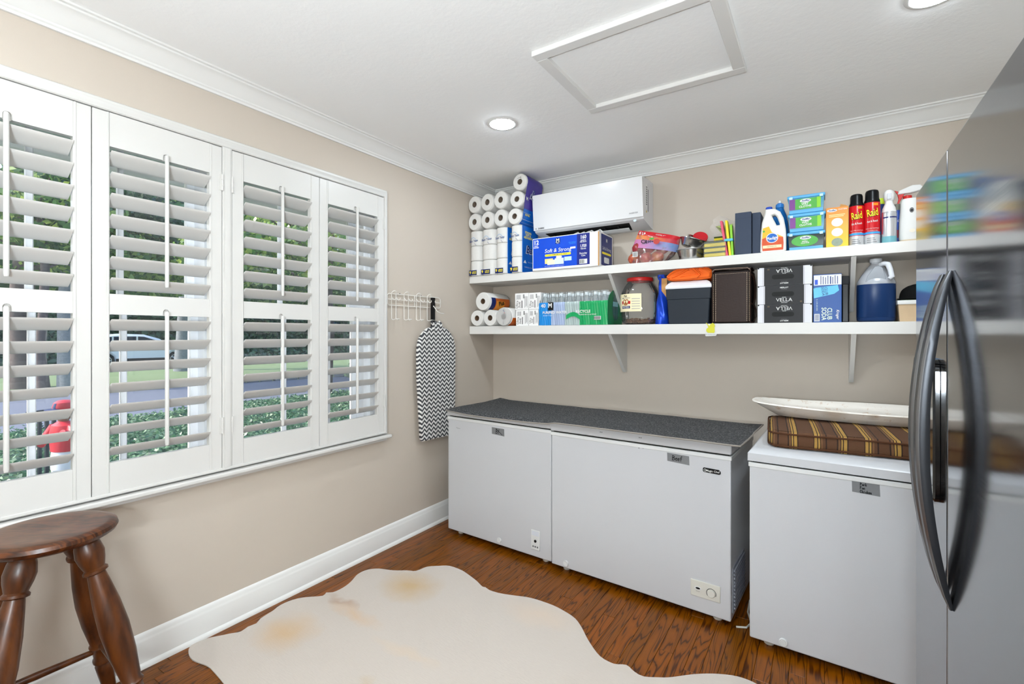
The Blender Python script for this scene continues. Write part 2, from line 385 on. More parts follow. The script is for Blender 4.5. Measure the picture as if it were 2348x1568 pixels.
for i, (a, b, lab) in enumerate(PAN):
    cy = (a+b)/2; h = (b-a)/2; st = .053
    t = thing('shutter_panel', lab, 'shutter', (0, cy, SZ0), group='plantation shutter panels')
    z = lambda q: q-SZ0
    for sgn in (-1, 1):
        mb = MB(); y0, y1 = sorted((sgn*h, sgn*(h-st))); mb.box(.006, .034, y0, y1, 0, SZ1-SZ0, bev=.0015, seg=1)
        yb = sgn*(h-st+.006); mb.box(.034, .036, yb-.003, yb+.003, 0, SZ1-SZ0, bev=.0008, seg=1)
        ob('stile', mb, SHUT, t, smooth=False)
    def rail(z0, z1, nm, notch):
        w2 = h-st
        if notch:
            nr = .011; pts = [(-w2, z(z0)), (.010-nr, z(z0))]+[(.010+nr*math.cos(R(180-20*k)), z(z0)+.016+nr*math.sin(R(180-20*k))) for k in range(10)]+[(.010+nr, z(z0)), (w2, z(z0)), (w2, z(z1)), (-w2, z(z1))]
            mb = MB().slab(pts, [], .012, plane='yz', c=.028).box(.008, .022, -w2, w2, z(z0), z(z1))
        else: mb = MB().box(.008, .034, -w2, w2, z(z0), z(z1), bev=.001, seg=1)
        ob(nm, mb, SHUT, t, smooth=False)
    rail(SZ0, OP[0][0], 'rail', False); rail(OP[0][1], OP[1][0], 'rail', True); rail(OP[1][1], SZ1, 'rail', True)
    lm = None
    for z0, z1 in OP:
        p = (z1-z0)/7
        for k in range(7):
            if lm is None: lo = ob('louver', louver_mesh(2*(h-st)-.004), SHUT, t, (.016, 0, z(z0+p*(k+.5)))); lm = lo.data
            else: lo = ob('louver', lm, SHUT, t, (.016, 0, z(z0+p*(k+.5))))
        zz = z(z0)
        rod = MB().tube([(0, 0, zz+p*.5-.004), (0, 0, zz+p*.5+.006), (0, 0, z(z1)+.012), (0, 0, z(z1)+.016)], [.006, .0078, .0078, .005], 10)
        ob('tilt_rod', rod, SHUT, t, (.058, 0.004, 0))
    hs = {0: -1, 1: 1, 2: -1, 3: 1}[i]
    for hz in (.16, SZ1-SZ0-.20):
        mb = MB().tube([(.0385, hs*(h+.001), hz), (.0385, hs*(h+.001), hz+.075)], .0042, 8)
        for q in (.024, .049): mb.box(.034, .0432, hs*(h+.001)-.0047, hs*(h+.001)+.0047, hz+q, hz+q+.0015)
        mb.box(.034, .0365, min(0, hs*-.011)+hs*h, max(0, hs*-.011)+hs*h, hz, hz+.075)
        ob('hinge', mb, SHUT, t)
# ------------------------------------------------------------------ attic hatch and recessed lights
t = thing('attic_hatch', 'white attic hatch panel in a raised wooden frame on the ceiling', 'hatch', (1.695, -1.276, RZ))
hx, hy, bw, bt = .376, .315, .050, .022
ob('panel', MB().box(-hx+bw-.006, hx-bw+.006, -hy+bw-.006, hy-bw+.006, -.003, 0), CEIL, t, smooth=False)
for a in ((-hx, hx, -hy, -hy+bw), (-hx, hx, hy-bw, hy), (-hx, -hx+bw, -hy+bw, hy-bw), (hx-bw, hx, -hy+bw, hy-bw)):
    ob('frame_board', MB().box(*a, -bt, 0, bev=.002, seg=1), TRIM, t, smooth=False)
LEDM = M('led_lens', (.83, .925, 1.0), .5, emit=LAMP)
for i, (lx, ly, lab) in enumerate([(.824, -1.078, 'round recessed ceiling light near the window wall, above the freezers'), (2.690, -1.118, 'round recessed ceiling light above the refrigerator, cut by the top photo edge'),
                      (1.757, -2.75, 'added unseen recessed fill light in the middle of the room'), (.824, -3.76, 'added unseen recessed fill light near the window wall, behind the viewer'), (2.691, -3.76, 'added unseen recessed fill light behind the viewer on the refrigerator side')]):  # last three are unseen, added to even out the room brightness
    t = thing('recessed_light', lab, 'ceiling light', (lx, ly, RZ), group='recessed ceiling lights')
    ob('trim_ring', MB().lathe([(.070, -.0035), (.074, -.004), (.086, -.002), (.088, 0), (.070, 0)], n=36, cap0=False, cap1=False), TRIM, t)
    ob('lens', MB().lathe([(.0, -.0095), (.03, -.009), (.055, -.0078), (.066, -.0055), (.070, -.001)], n=36, cap0=False, cap1=False), LEDM, t)
# added fill light, unseen behind the viewer, to lift ceiling and walls
t = thing('fill_lamp', 'added unseen fill lamp with a glowing dome behind the viewer', 'lamp', (2.32, -3.92, 0))
ob('base', MB().lathe([(.13, 0), (.135, .006), (.13, .018), (.02, .026), (.012, .03)], n=32), M('fill_lamp_black', '#202022', .4), t)
ob('pole', MB().tube([(0, 0, .02), (0, 0, 1.11)], .010, 12), M('fill_lamp_black', '#202022', .4), t)
ob('bowl', MB().lathe([(.02, 1.10), (.10, 1.115), (.17, 1.16), (.205, 1.225), (.21, 1.25), (.203, 1.25), (.165, 1.17), (.02, 1.115)], n=36, cap0=False, cap1=False), M('fill_lamp_black', '#202022', .4), t)
ob('dome', MB().lathe([(.2*math.sin(R(a)), 1.235+.2*math.cos(R(a))) for a in range(90, -1, -9)], n=36), M('fill_dome', (.82, .925, 1.0), .6, emit=FILL_GLOW), t)
# ------------------------------------------------------------------ wall shelves
US, LS = 1.826, 1.432         # shelf tops
for nm, z0, z1, lab, dz in (('wall_shelf', 1.771, US, 'upper white wall shelf holding paper packs and cleaning supplies', .275), ('wall_shelf', 1.370, LS, 'lower white wall shelf holding water, cooler and wine cartons', .272)):
    t = thing(nm, lab, 'shelf', (0, 0, z0), group='white wall shelves')
    ob('board', MB().box(.002, RX-.002, -.331, -.001, 0, z1-z0, bev=.0015, seg=1), WHITE, t, smooth=False)
    for bx in (1.168, 2.493):
        ob('bracket', MB().prism([(-.312, 0), (-.312, -.004), (-.03, -dz), (-.001, -dz), (-.001, 0)], bx-.011, bx+.011, 'yz'), WHITE, t, smooth=False)
# ------------------------------------------------------------------ chest freezers
ENAM = M('freezer_enamel', '#C3C4C7', .28, var=.015, vs=2, bump=.05, bs=180); ENAM2 = M('freezer_side_grey', '#8d9099', .4, var=.04)
RUB = M('rubber_gasket', '#1a1714', .7); PLAS = M('white_plastic', '#D6D7D6', .35); IVORY = M('ivory_plastic', '#CFCDC4', .4)
TAPE = M('grey_tape', '#77787A', .5, var=.06, vs=60)
def freezer(label, loc, rz, Wd, D, zb, lid, bevel_lid=False, side=ENAM):
    t = thing('chest_freezer', label, 'freezer', loc, rz, group='white chest freezers')
    ob('cabinet', MB().box(0, Wd, 0, D, .032, zb, bev=.006, seg=3), ENAM, t)
    ob('base', MB().box(.03, Wd-.03, .05, D-.03, .004, .034), BLACKP, t, smooth=False)  # black box stands in for the dark shade under the cabinet
    ob('rim', MB().box(-.004, Wd+.004, -.004, D, zb-.020, zb, bev=.003), PLAS, t)
    ob('gasket', MB().box(.012, Wd-.012, .010, D-.01, zb, zb+.012), RUB, t, smooth=False)
    z0 = zb+.007; z1 = lid
    l = MB()
    if bevel_lid:
        b = .05; l.rings([[(-.006+i, -.008+j, z) if k == 0 else ((Wd+.006-i, -.008+j, z) if k == 1 else ((Wd+.006-i, D+.004, z) if k == 2 else (-.006+i, D+.004, z))) for k in range(4)] for z, i, j in ((z0, 0, 0), (z0+.034, 0, 0), (z0+.038, .003, .004), (z1-.002, .018, .05), (z1, .024, .06))])
    else: l.box(-.004, Wd+.004, -.008, D+.002, z0, z1, bev=.007, seg=3)
    ob('lid', l, ENAM, t)
    for fx in (.07, Wd-.07):
        for fy in (.06, D-.06): ob('foot', MB().lathe([(.020, 0), (.022, .004), (.022, .022), (.014, .026), (.014, .034)], (fx, fy, 0), 14), IVORY, t)
    return t
def plug(t, x, z):
    p = ob('drain_plug', MB().lathe([(.0, -.008), (.010, -.008), (.0105, -.006), (.0125, -.006), (.013, -.008), (.0155, -.008), (.0165, -.006), (.0165, .001)], (x, 0, z), 24, axis='y', cap0=False), PLAS, t)
def tape(t, x0, x1, z0, z1, lines, w, skew=.004):
    o = ob('label_tape', MB().prism([(x0, z0+skew), (x1+.002, z0-.001), (x1, z1-skew*.6), (x0-.001, z1)], -.0007, 0, 'xz'), TAPE, t, smooth=False)
    strokes(lines, w, INK, o, (0, -.0007, 0))
def word(x, z, h, glyphs):
    """simple marker capitals and small letters on a 0..1 box"""
    A = {'B': ([(0, 0), (.1, 1)], [(.1, 1), (.55, .85), (.5, .6), (.1, .52)], [(.1, .52), (.6, .4), (.55, .08), (0, 0)]), 'e': ([(.05, .3), (.5, .34), (.4, .55), (.15, .5), (.05, .2), (.25, 0), (.5, .08)],), 'f': ([(.6, .95), (.4, 1), (.3, .8), (.25, 0)], [(.1, .5), (.5, .52)]),
         'P': ([(.1, 0), (.15, 1), (.6, .85), (.5, .55), (.1, .5)],), 'o': ([(.3, .5), (.1, .35), (.2, .02), (.45, .1), (.5, .4), (.3, .5)],), 'r': ([(.1, .5), (.12, 0)], [(.12, .35), (.4, .52)]), 'k': ([(.1, 1), (.1, 0)], [(.5, .55), (.12, .28), (.5, 0)]), 'F': ([(.1, 0), (.12, 1), (.6, 1)], [(.12, .55), (.5, .55)]),
         'u': ([(.1, .5), (.12, .05), (.4, .02), (.5, .5)], [(.5, .5), (.52, 0)]), 'C': ([(.6, .85), (.3, 1), (.05, .5), (.25, 0), (.6, .12)],), 'h': ([(.1, 1), (.1, 0)], [(.1, .4), (.4, .5), (.48, 0)]), 'i': ([(.2, .5), (.22, 0)], [(.2, .72), (.22, .76)]), 'c': ([(.5, .45), (.2, .5), (.08, .2), (.25, 0), (.5, .08)],), 'n': ([(.1, .5), (.12, 0)], [(.12, .38), (.4, .5), (.48, 0)]),
         'A': ([(0, 0), (.3, 1), (.6, 0)], [(.12, .4), (.5, .4)]), 'l': ([(.2, 1), (.2, 0)],), 'x': ([(.05, 1), (.75, 0)],), ' ': ()}
    out = []; p = x
    for g_ in glyphs:
        for ln in A[g_]: out.append([(p+a*h*.8, z+b*h) for a, b in ln])
        p += h*(.62 if g_.isupper() else .5)
    return out
F1 = freezer('small white chest freezer in the corner, crossed-out grey tape label', (.192, -.812, 0), -3.17, .830, .55, .806, .853)
plug(F1, .446, .064); tape(F1, .386, .484, .727, .774, word(.418, .737, .026, 'Bf')+[[(.42, .768), (.47, .732)]], .0034)
text('Hisense', .008, GREYT, F1, (.095, -.001, .734))
cp = ob('control_panel', MB().box(.689, .752, -.003, .001, .074, .192, bev=.0015, seg=1), PLAS, F1)
ob('knob', MB().lathe([(.007, -.004), (.0085, -.003), (.0085, 0)], (.721, -.003, .128), 16, axis='y'), BLACKP, cp)
for k in range(3): ob('indicator', MB().lathe([(.0055, -.0006), (.0055, 0)], (.705+.0155*k, -.003, .094), 14, axis='y'), GREYT, cp)
plate('window', .694, .747, .160, .187, M('panel_haze', '#D4D8E0', .25), cp, y=-.003)
F2 = freezer('wide white chest freezer labelled Beef, in the middle', (1.030, -.871, 0), -3.24, .972, .55, .802, .860)
plug(F2, .097, .061); tape(F2, .677, .783, .732, .778, word(.702, .745, .023, 'Beef'), .0032, .005)
bd = ob('badge', MB().slab([(.848, .716), (.852, .712), (.922, .709), (.928, .713), (.928, .724), (.920, .731), (.852, .733), (.848, .729)], [], .003, plane='xz', c=-.001), BLACKP, F2)
text('Magic Chef', .0095, WHITEP, bd, (.893, -.0026, .7205), bold=.02); strokes([[(.853, .722), (.855, .727), (.860, .727), (.862, .722), (.860, .716), (.855, .716), (.853, .722)]], .002, WHITEP, bd, (0, -.0026, 0))
cp = ob('control_panel', MB().box(.791, .927, -.005, .001, .107, .185, bev=.003), IVORY, F2)
d = ob('thermostat_dial', MB().lathe([(.0, -.008), (.016, -.008), (.018, -.006), (.018, 0)], (.887, -.005, .142), 24, axis='y', cap0=False), IVORY, cp)
strokes([[(.887+.0215*math.cos(R(a)), .142+.0215*math.sin(R(a))) for a in range(-20, 235, 15)]], .0024, INK, cp, (0, -.0051, 0), name='dial_scale')
strokes([[(.879, .140), (.895, .143)]], .0015, GREYT, d, (0, -.0082, 0), name='pointer')
ob('indicator_bezel', MB().lathe([(.0165, -.001), (.0165, 0)], (.826, -.005, .149), 20, sx=1, sy=.55, axis='y'), PLAS, cp)
ob('indicator', MB().lathe([(.0105, -.002), (.0105, 0)], (.826, -.0055, .149), 16, sx=1, sy=.42, axis='y'), BLACKP, cp)
text('Power', .0048, GREYT, cp, (.826, -.0052, .134))
for hx_, hz_ in ((.315, .838), (.324, .838), (.535, .836), (.544, .836), (.53, .780), (.552, .782)):
    ob('screw_hole', MB().lathe([(.003, -.0004), (.003, 0)], (hx_, -.008 if hz_ > .8 else 0, hz_), 10, axis='y'), GREYT, F2)
sv = ob('side_vent', MB().box(.972, .975, .035, .30, .06, .27), ENAM2, F2, smooth=False)
for k in range(11): ob('vent_slat', MB().box(.975, .981, .05, .29, .072+k*.0175, .081+k*.0175), ENAM2, sv, smooth=False)
F3 = freezer('white chest freezer on the right with a striped cushion on its lid', (2.086, -.994, 0), -1.85, 1.12, .60, .806, .868, True)
plug(F3, .131, .057); tape(F3, .370, .457, .741, .789, word(.395, .773, .0105, 'Pork')+word(.395, .7595, .0105, 'Fuc')+word(.395, .7445, .0105, 'Chicken'), .0021, .003)
for a, lb in (((1.972, -.62, 0), 'pale power cord on the floor between the middle and right freezers'),):
    c = ob('power_cord', MB().tube([(2.045, -.62, .006), (2.05, -.74, .006), (2.075, -.83, .006), (2.06, -.88, .006), (2.02, -.90, .006)], .0045, 8), IVORY)
    tag(c, lb, 'cord')
# grey felt mat over two freezers
def felt():
    g = G('grey_felt'); v, _ = g.xyz(); n1 = g.noise(v, 120, 3, .75); n2 = g.noise(v, 9, 3)
    g.set(Base_Color=g.mix(g.math('MULTIPLY', n2, .25), g.ramp(n1, [(.36, '#1f2022'), (.52, '#38393b'), (.68, '#7d7d7d')]), lin('#262729')), Roughness=.95); g.bump(n1, .5, .004); return g.m
FELT = felt()
t = thing('felt_mat', 'dark grey felt mat with tan edging across the two left freezers', 'mat', (1.12, -.58, .861))
def mat_pt(u, v):
    ang = R(-3.2); s = u*1.845; base = Vector((.212, -.815)); d = Vector((math.cos(ang), math.sin(ang))); n = Vector((-d.y, d.x))
    dep = .565*v
    st = (1/(1+math.exp(-(s-.855)*60)))              # step up from the left lid to the middle lid
    off = -.042-.006*math.sin(s*9) if s < .84 else -.042+(.042-.048)*st
    q = base+d*s+n*(dep+off*(1-v)+(-.034*st if s > .8 else 0)*1.0)
    z = .8575+.0085*st+.0015*noise.noise(Vector((s*7, v*5, 0)))
    if v < .09: z -= (1-v/.09)**1.4*(.020*(1-st)*(.35+.65*math.sin(min(1, s/.84)*math.pi)**.8)-.002*st)
    if u < .05 and v > .7: z += .010*(v-.7)/.3*(1-u/.05)
    if u > .95 and v > .5: z += .005*(u-.95)/.05
    return (q.x-1.12, q.y+.58, z-.861+.005)
ob('felt', MB().sheet(90, 22, mat_pt, (0, 0, -.005)), FELT, t)
edge = [mat_pt(k/90, 0) for k in range(91)]+[mat_pt(1, k/22) for k in range(1, 23)]+[mat_pt(1-k/90, 1) for k in range(1, 91)]+[mat_pt(0, 1-k/22) for k in range(1, 23)]
ob('edging', MB().tube([(a, b, c-.003) for a, b, c in edge], .0042, 6), M('tan_edging', '#8a837b', .8, var=.1, vs=60), t)
# striped cushion and painted wooden trough
def stripes():
    g = G('striped_cushion'); v, s = g.xyz(); x = g.math('ADD', s[0], g.math('MULTIPLY', g.noise(v, 7, 2), .008))
    f = g.math('FRACT', g.math('MULTIPLY', g.math('ADD', x, 5.013), 1/.178))
    B, D, Yw, C2 = '#5c3a20', '#24120a', '#b58c42', '#775230'
    c = g.ramp(f, [(0, B), (.20, D), (.215, Yw), (.275, D), (.295, Yw), (.33, D), (.345, C2), (.385, B), (.44, D), (.465, B), (.66, D), (.685, C2), (.73, D), (.745, Yw), (.775, D), (.795, Yw), (.86, D), (.885, B)], True)
    wv = g.noise(v, 420, 2); g.set(Base_Color=g.mix(g.math('MULTIPLY', wv, .35), c, lin('#3a2414')), Roughness=.85); g.bump(wv, .3, .003); return g.m
t = thing('seat_cushion', 'brown cushion with gold stripes lying on the right freezer lid', 'cushion', (2.48, -.66, .870), 4.5)
CW, CD, CH = .68, .49, .071
def cush(u, v, top):
    e = 1-max(abs(2*u-1)**8, abs(2*v-1)**6); return e
mb = MB(); prof = [(0, .004), (.004, .0), (.008, .004), (.012, .020), (.013, .036), (.011, .052), (.004, .065), (0, .069), (-.006, .071)]
rs = []
for off, z in prof:
    ring = []
    for k in range(64):
        a = 2*math.pi*k/64; ca, sa = math.cos(a), math.sin(a); q = (abs(ca)**14+abs(sa)**14)**(-1/14)
        ring.append(((CW/2+off-.008)*q*ca, (CD/2+off-.008)*q*sa, z+.0015*math.sin(k*.9)))
    rs.append(ring)
mb.rings(rs, True, False); top = [[(x*f, y*f, CH+.006*(1-f)) for x, y, z in rs[-1]] for f in (1, .85, .6, .3, .02)]
mb.rings(top, False, True); STR = stripes(); cu = ob('cover', mb, STR, t)
for zz in (.009, .063):
    ob('piping', MB().tube([(x*1.003, y*1.003, zz+.0008*math.sin(i*.7)) for i, (x, y, z) in enumerate(rs[4])]+[(rs[4][0][0]*1.003, rs[4][0][1]*1.003, zz)], .0042, 6), M('brown_piping', '#4a2c18', .8), t)
def trough_mat():
    g = G('whitewashed_wood'); v, s = g.xyz(); n = g.noise(v, 5, 5, .6); m = g.n('ShaderNodeVectorMath', operation='MULTIPLY'); g.t.links.new(v, m.inputs[0]); m.inputs[1].default_value = (6, 60, 60)
    gr = g.noise(m.outputs[0], 1, 4, .6)
    base = g.mix(g.math('MULTIPLY', gr, .5), lin('#F1ECE4'), lin('#CFC6BB'))
    ch = g.ramp(g.noise(v, 26, 4, .7), [(.58, '#000000'), (.68, '#ffffff')])
    c = g.mix(g.math('MULTIPLY', ch, .55), base, lin('#B98C5A'))
    def knot(c, p, r):
        d = g.n('ShaderNodeVectorMath', operation='DISTANCE'); g.t.links.new(v, d.inputs[0]); d.inputs[1].default_value = p
        return g.mix(g.ramp(g.math('DIVIDE', d.outputs[1], r), [(.35, '#9a9a9a'), (1, '#000000')]), c, lin('#9A763F'))
    c = knot(c, (-.20, -.200, .045), .062); c = knot(c, (-.36, .06, .05), .045); c = knot(c, (-.05, -.19, .05), .03)
    g.set(Base_Color=c, Roughness=.7); g.bump(gr, .4, .004); return g.m
t = thing('dough_trough', 'long whitewashed wooden dough trough resting on the striped cushion', 'trough', (2.590, -.405, .946), 4)
def tr_ring(f, z, n=56, tip=.015):
    out = []
    for k in range(n):
        a = 2*math.pi*k/n; ca, sa = math.cos(a), math.sin(a); q = (abs(ca)**2.6+abs(sa)**2.6)**(-1/2.6)
        X = .555*f*q*ca; out.append((X, .205*(f**1.25)*q*sa+.004*math.sin(3*a), z+tip*(abs(X)/.555)**3+.002*math.sin(5*a)))
    return out
ob('trough_body', MB().rings([tr_ring(.70, 0, tip=0), tr_ring(.80, .004, tip=.003), tr_ring(.93, .034), tr_ring(1.0, .054), tr_ring(.985, .060), tr_ring(.93, .056), tr_ring(.87, .038), tr_ring(.74, .022, tip=.004), tr_ring(.4, .018, tip=0)]), trough_mat(), t)
# ------------------------------------------------------------------ refrigerator
def steel(name, rough, col='#9a9ca0'):
    g = G(name); v, s = g.xyz(); m = g.n('ShaderNodeVectorMath', operation='MULTIPLY'); g.t.links.new(v, m.inputs[0]); m.inputs[1].default_value = (2, 2, 420)
    n = g.noise(m.outputs[0], 1, 3); g.set(Base_Color=(*lin(col), 1), Metallic=1.0, Roughness=g.math('ADD', g.math('MULTIPLY', n, .05), rough)); return g.m
STEEL = steel('brushed_stainless', .08, '#888a8e'); STEEL2 = steel('handle_stainless', .28, '#75777a'); CHAR = M('charcoal_cabinet', '#3a3b3d', .5, var=.05)
t = thing('refrigerator', 'tall stainless steel side-by-side refrigerator at the right edge', 'refrigerator', (2.58, -1.568, 0), 0)
ob('cabinet', MB().box(.066, .72, -.908, -.004, .02, 1.745, bev=.004), CHAR, t)
ob('kick_grille', MB().box(.05, .066, -.90, -.012, .02, .085), BLACKP, t, smooth=False)
for yy in (-.03, -.86): ob('hinge_cover', MB().box(.02, .12, yy-.025, yy+.025, 1.762, 1.785, bev=.006), CHAR, t)
def door(y0, y1, lab):
    b = MB().box(0, .062, y0, y1, .09, 1.768, bev=.006, seg=4); d = ob('door', b, STEEL, t); d['label'] = lab; return d
dl = door(-.4055, 0, 'narrow stainless freezer door with a water dispenser'); dr = door(-.912, -.4095, 'wide stainless refrigerator door')
def handle(d, y):
    z0, z1, sag = .803, 1.500, .042; n = 28; rings = []
    for k in range(n+1):
        s = k/n; z = z0+(z1-z0)*s; x = -sag*(1-(2*s-1)**2); dx = -sag*(-4*(2*s-1)); L = math.hypot(dx, z1-z0); nx, nz = (z1-z0)/L, -dx/L
        th = .005+.013*(math.sin(math.pi*min(1, max(0, s)))**.5); ring = []
        for cy, ct in ((-.015, .35), (-.0165, .0), (-.0165, -.6), (-.013, -.9), (-.004, -1), (-.001, -.88), (.001, -.88), (.004, -1), (.013, -.9), (.0165, -.6), (.0165, 0), (.015, .35)):
            ring.append((x+nx*ct*th, y+cy, z+nz*ct*th))
        rings.append(ring)
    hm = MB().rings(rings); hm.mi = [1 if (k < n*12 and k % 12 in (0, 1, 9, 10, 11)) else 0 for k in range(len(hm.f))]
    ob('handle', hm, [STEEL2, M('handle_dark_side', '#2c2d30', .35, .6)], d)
handle(dl, -.370); handle(dr, -.442)
GL = M('dispenser_gloss', '#0a0a0b', .12, coat=.5); GP = M('dispenser_panel', '#8e9092', .2, .6)
rim = []
for cx_, cz_, a0 in ((-.080, 1.285, 0), (-.312, 1.285, 90), (-.312, 1.010, 180), (-.080, 1.010, 270)):
    rim += [(cx_+.027*math.cos(R(a0+15*k)), cz_+.027*math.sin(R(a0+15*k))) for k in range(7)]
inn = [(-.087, 1.03), (-.305, 1.03), (-.305, 1.285), (-.087, 1.285)]
ob('dispenser_frame', MB().slab(rim, [inn], .016, ins=.004, plane='yz', c=-.005), GL, dl)
ob('dispenser_controls', MB().box(-.008, -.001, -.303, -.089, 1.195, 1.283, bev=.002), GP, dl)
ob('dispenser_cavity', MB().box(-.0015, -.0005, -.305, -.087, 1.03, 1.195), M('dispenser_black', '#050505', .5), dl, smooth=False)
ob('dispenser_tray', MB().box(-.012, -.002, -.299, -.093, 1.031, 1.040, bev=.002), BLACKP, dl)
ob('dispenser_spout', MB().lathe([(.012, 1.15), (.016, 1.175), (.02, 1.195)], (-.010, -.195, 0), 14), BLACKP, dl)
# ------------------------------------------------------------------ bar stool
def stool_wood():
    g = G('stool_wood'); v, s = g.xyz(); m = g.n('ShaderNodeVectorMath', operation='MULTIPLY'); g.t.links.new(v, m.inputs[0]); m.inputs[1].default_value = (5, 26, 5)
    n = g.noise(m.outputs[0], 1.0, 4, .55); r = g.math('PINGPONG', g.math('MULTIPLY', n, 7.0), .5)
    c = g.ramp(r, [(0, '#2c1508'), (.2, '#46230f'), (.5, '#633516')]); f = g.noise(v, 160, 2)
    worn = g.ramp(g.noise(v, 6, 3), [(.42, '#000000'), (.62, '#ffffff')])
    up = g.n('ShaderNodeSeparateXYZ'); ge = g.n('ShaderNodeNewGeometry'); g.t.links.new(ge.outputs['Normal'], up.inputs[0])
    wf = g.math('MULTIPLY', g.math('MULTIPLY', worn, .55), g.math('GREATER_THAN', up.outputs[2], .9))
    g.set(Base_Color=g.mix(wf, g.mix(g.math('MULTIPLY', f, .25), c, lin('#2c1408')), lin('#7a5a40')), Roughness=.33); g.bump(n, .1, .003); return g.m
def leg_wood():
    g = G('stool_leg_wood'); v, s = g.xyz(); m = g.n('ShaderNodeVectorMath', operation='MULTIPLY'); g.t.links.new(v, m.inputs[0]); m.inputs[1].default_value = (30, 30, 4)
    n = g.noise(m.outputs[0], 1.0, 4, .55); g.set(Base_Color=g.ramp(n, [(.3, '#2e1608'), (.5, '#4f290f'), (.7, '#633614')]), Roughness=.33); return g.m
SW, LW = stool_wood(), leg_wood()
t = thing('bar_stool', 'round-seated brown wooden bar stool with turned legs by the window', 'stool', (.28, -2.86, 0), 43)
ob('seat', MB().lathe([(.0, .708), (.125, .708), (.152, .711), (.166, .720), (.1715, .731), (.168, .742), (.158, .748), (.146, .7495), (.11, .7475), (.05, .7455), (0, .745)], n=56, cap0=False, cap1=False), SW, t)
LP = [(.015, 0), (.017, .03), (.021, .10), (.0235, .155), (.0175, .17), (.0255, .178), (.0255, .188), (.021, .196), (.0215, .245), (.027, .255), (.0225, .265), (.031, .36), (.0345, .46), (.031, .55), (.024, .63), (.0205, .663), (.0285, .668), (.0285, .676), (.0235, .682), (.030, .710), (.0335, .735), (.030, .765), (.022, .795)]
def leg_pts(az):
    a = R(az); top = Vector((.098*math.cos(a), .098*math.sin(a), .712)); ft = Vector((.302*math.cos(a), .302*math.sin(a), 0)); return ft, top
for az in (0, 90, 180, 270):
    ft, top = leg_pts(az); ax = (top-ft); L = ax.length; q = ax.to_track_quat('Z', 'Y').to_matrix().to_4x4()
    k = L/.795; mb = MB().lathe([(r*1.15, h*k) for r, h in LP], n=20); mb.v = [tuple(Matrix.Translation(ft) @ q @ Vector(v)) for v in mb.v]; mb.v = [(x, y, max(0, z)) for x, y, z in mb.v]; ob('leg', mb, LW, t)
def on_leg(az, z): ft, top = leg_pts(az); return ft+(top-ft)*(z/.712)
for i, z in ((0, .235), (1, .205), (2, .235), (3, .205)):
    a = on_leg(i*90, z); b = on_leg(i*90+90, z); ob('stretcher', MB().tube([a, a.lerp(b, .08), a.lerp(b, .5), a.lerp(b, .92), b], [.0075, .0095, .0125, .0095, .0075], 12), LW, t)
# ------------------------------------------------------------------ cowhide rug
RUG = [(0.068, -2.37), (0.031, -2.342), (0.033, -2.303), (0.045, -2.27), (0.089, -2.21), (0.115, -2.173), (0.105, -2.136), (0.113, -2.1), (0.092, -2.068), (0.081, -2.005), (0.063, -1.95), (0.072, -1.887), (0.111, -1.833), (0.168, -1.781), (0.156, -1.752), (0.183, -1.731), (0.189, -1.675), (0.174, -1.607), (0.137, -1.53), (0.144, -1.465), (0.191, -1.422), (0.275, -1.391), (0.344, -1.347), (0.389, -1.325), (0.41, -1.253), (0.458, -1.209), (0.516, -1.174), (0.59, -1.173), (0.633, -1.182), (0.734, -1.217), (0.813, -1.255), (0.831, -1.252), (0.869, -1.264), (0.936, -1.256), (0.996, -1.239), (1.092, -1.207), (1.223, -1.207), (1.336, -1.234), (1.401, -1.279), (1.477, -1.36), (1.566, -1.436), (1.63, -1.447), (1.677, -1.425), (1.718, -1.446), (1.759, -1.452), (1.814, -1.424), (1.854, -1.396), (1.916, -1.336), (1.983, -1.287), (2.052, -1.254), (2.109, -1.246), (2.16, -1.262), (2.21, -1.32), (2.19, -1.42), (2.12, -1.55), (2.08, -1.70), (2.11, -1.84), (2.17, -1.95), (2.12, -2.06), (2.03, -2.20), (2.06, -2.38), (2.12, -2.52), (2.07, -2.62), (1.94, -2.60), (1.80, -2.50), (1.62, -2.44), (1.45, -2.47), (1.28, -2.55), (1.05, -2.58), (.86, -2.55), (.72, -2.50), (.60, -2.44), (.50, -2.40), (0.393, -2.383), (0.306, -2.373), (0.229, -2.369), (.14, -2.385)]
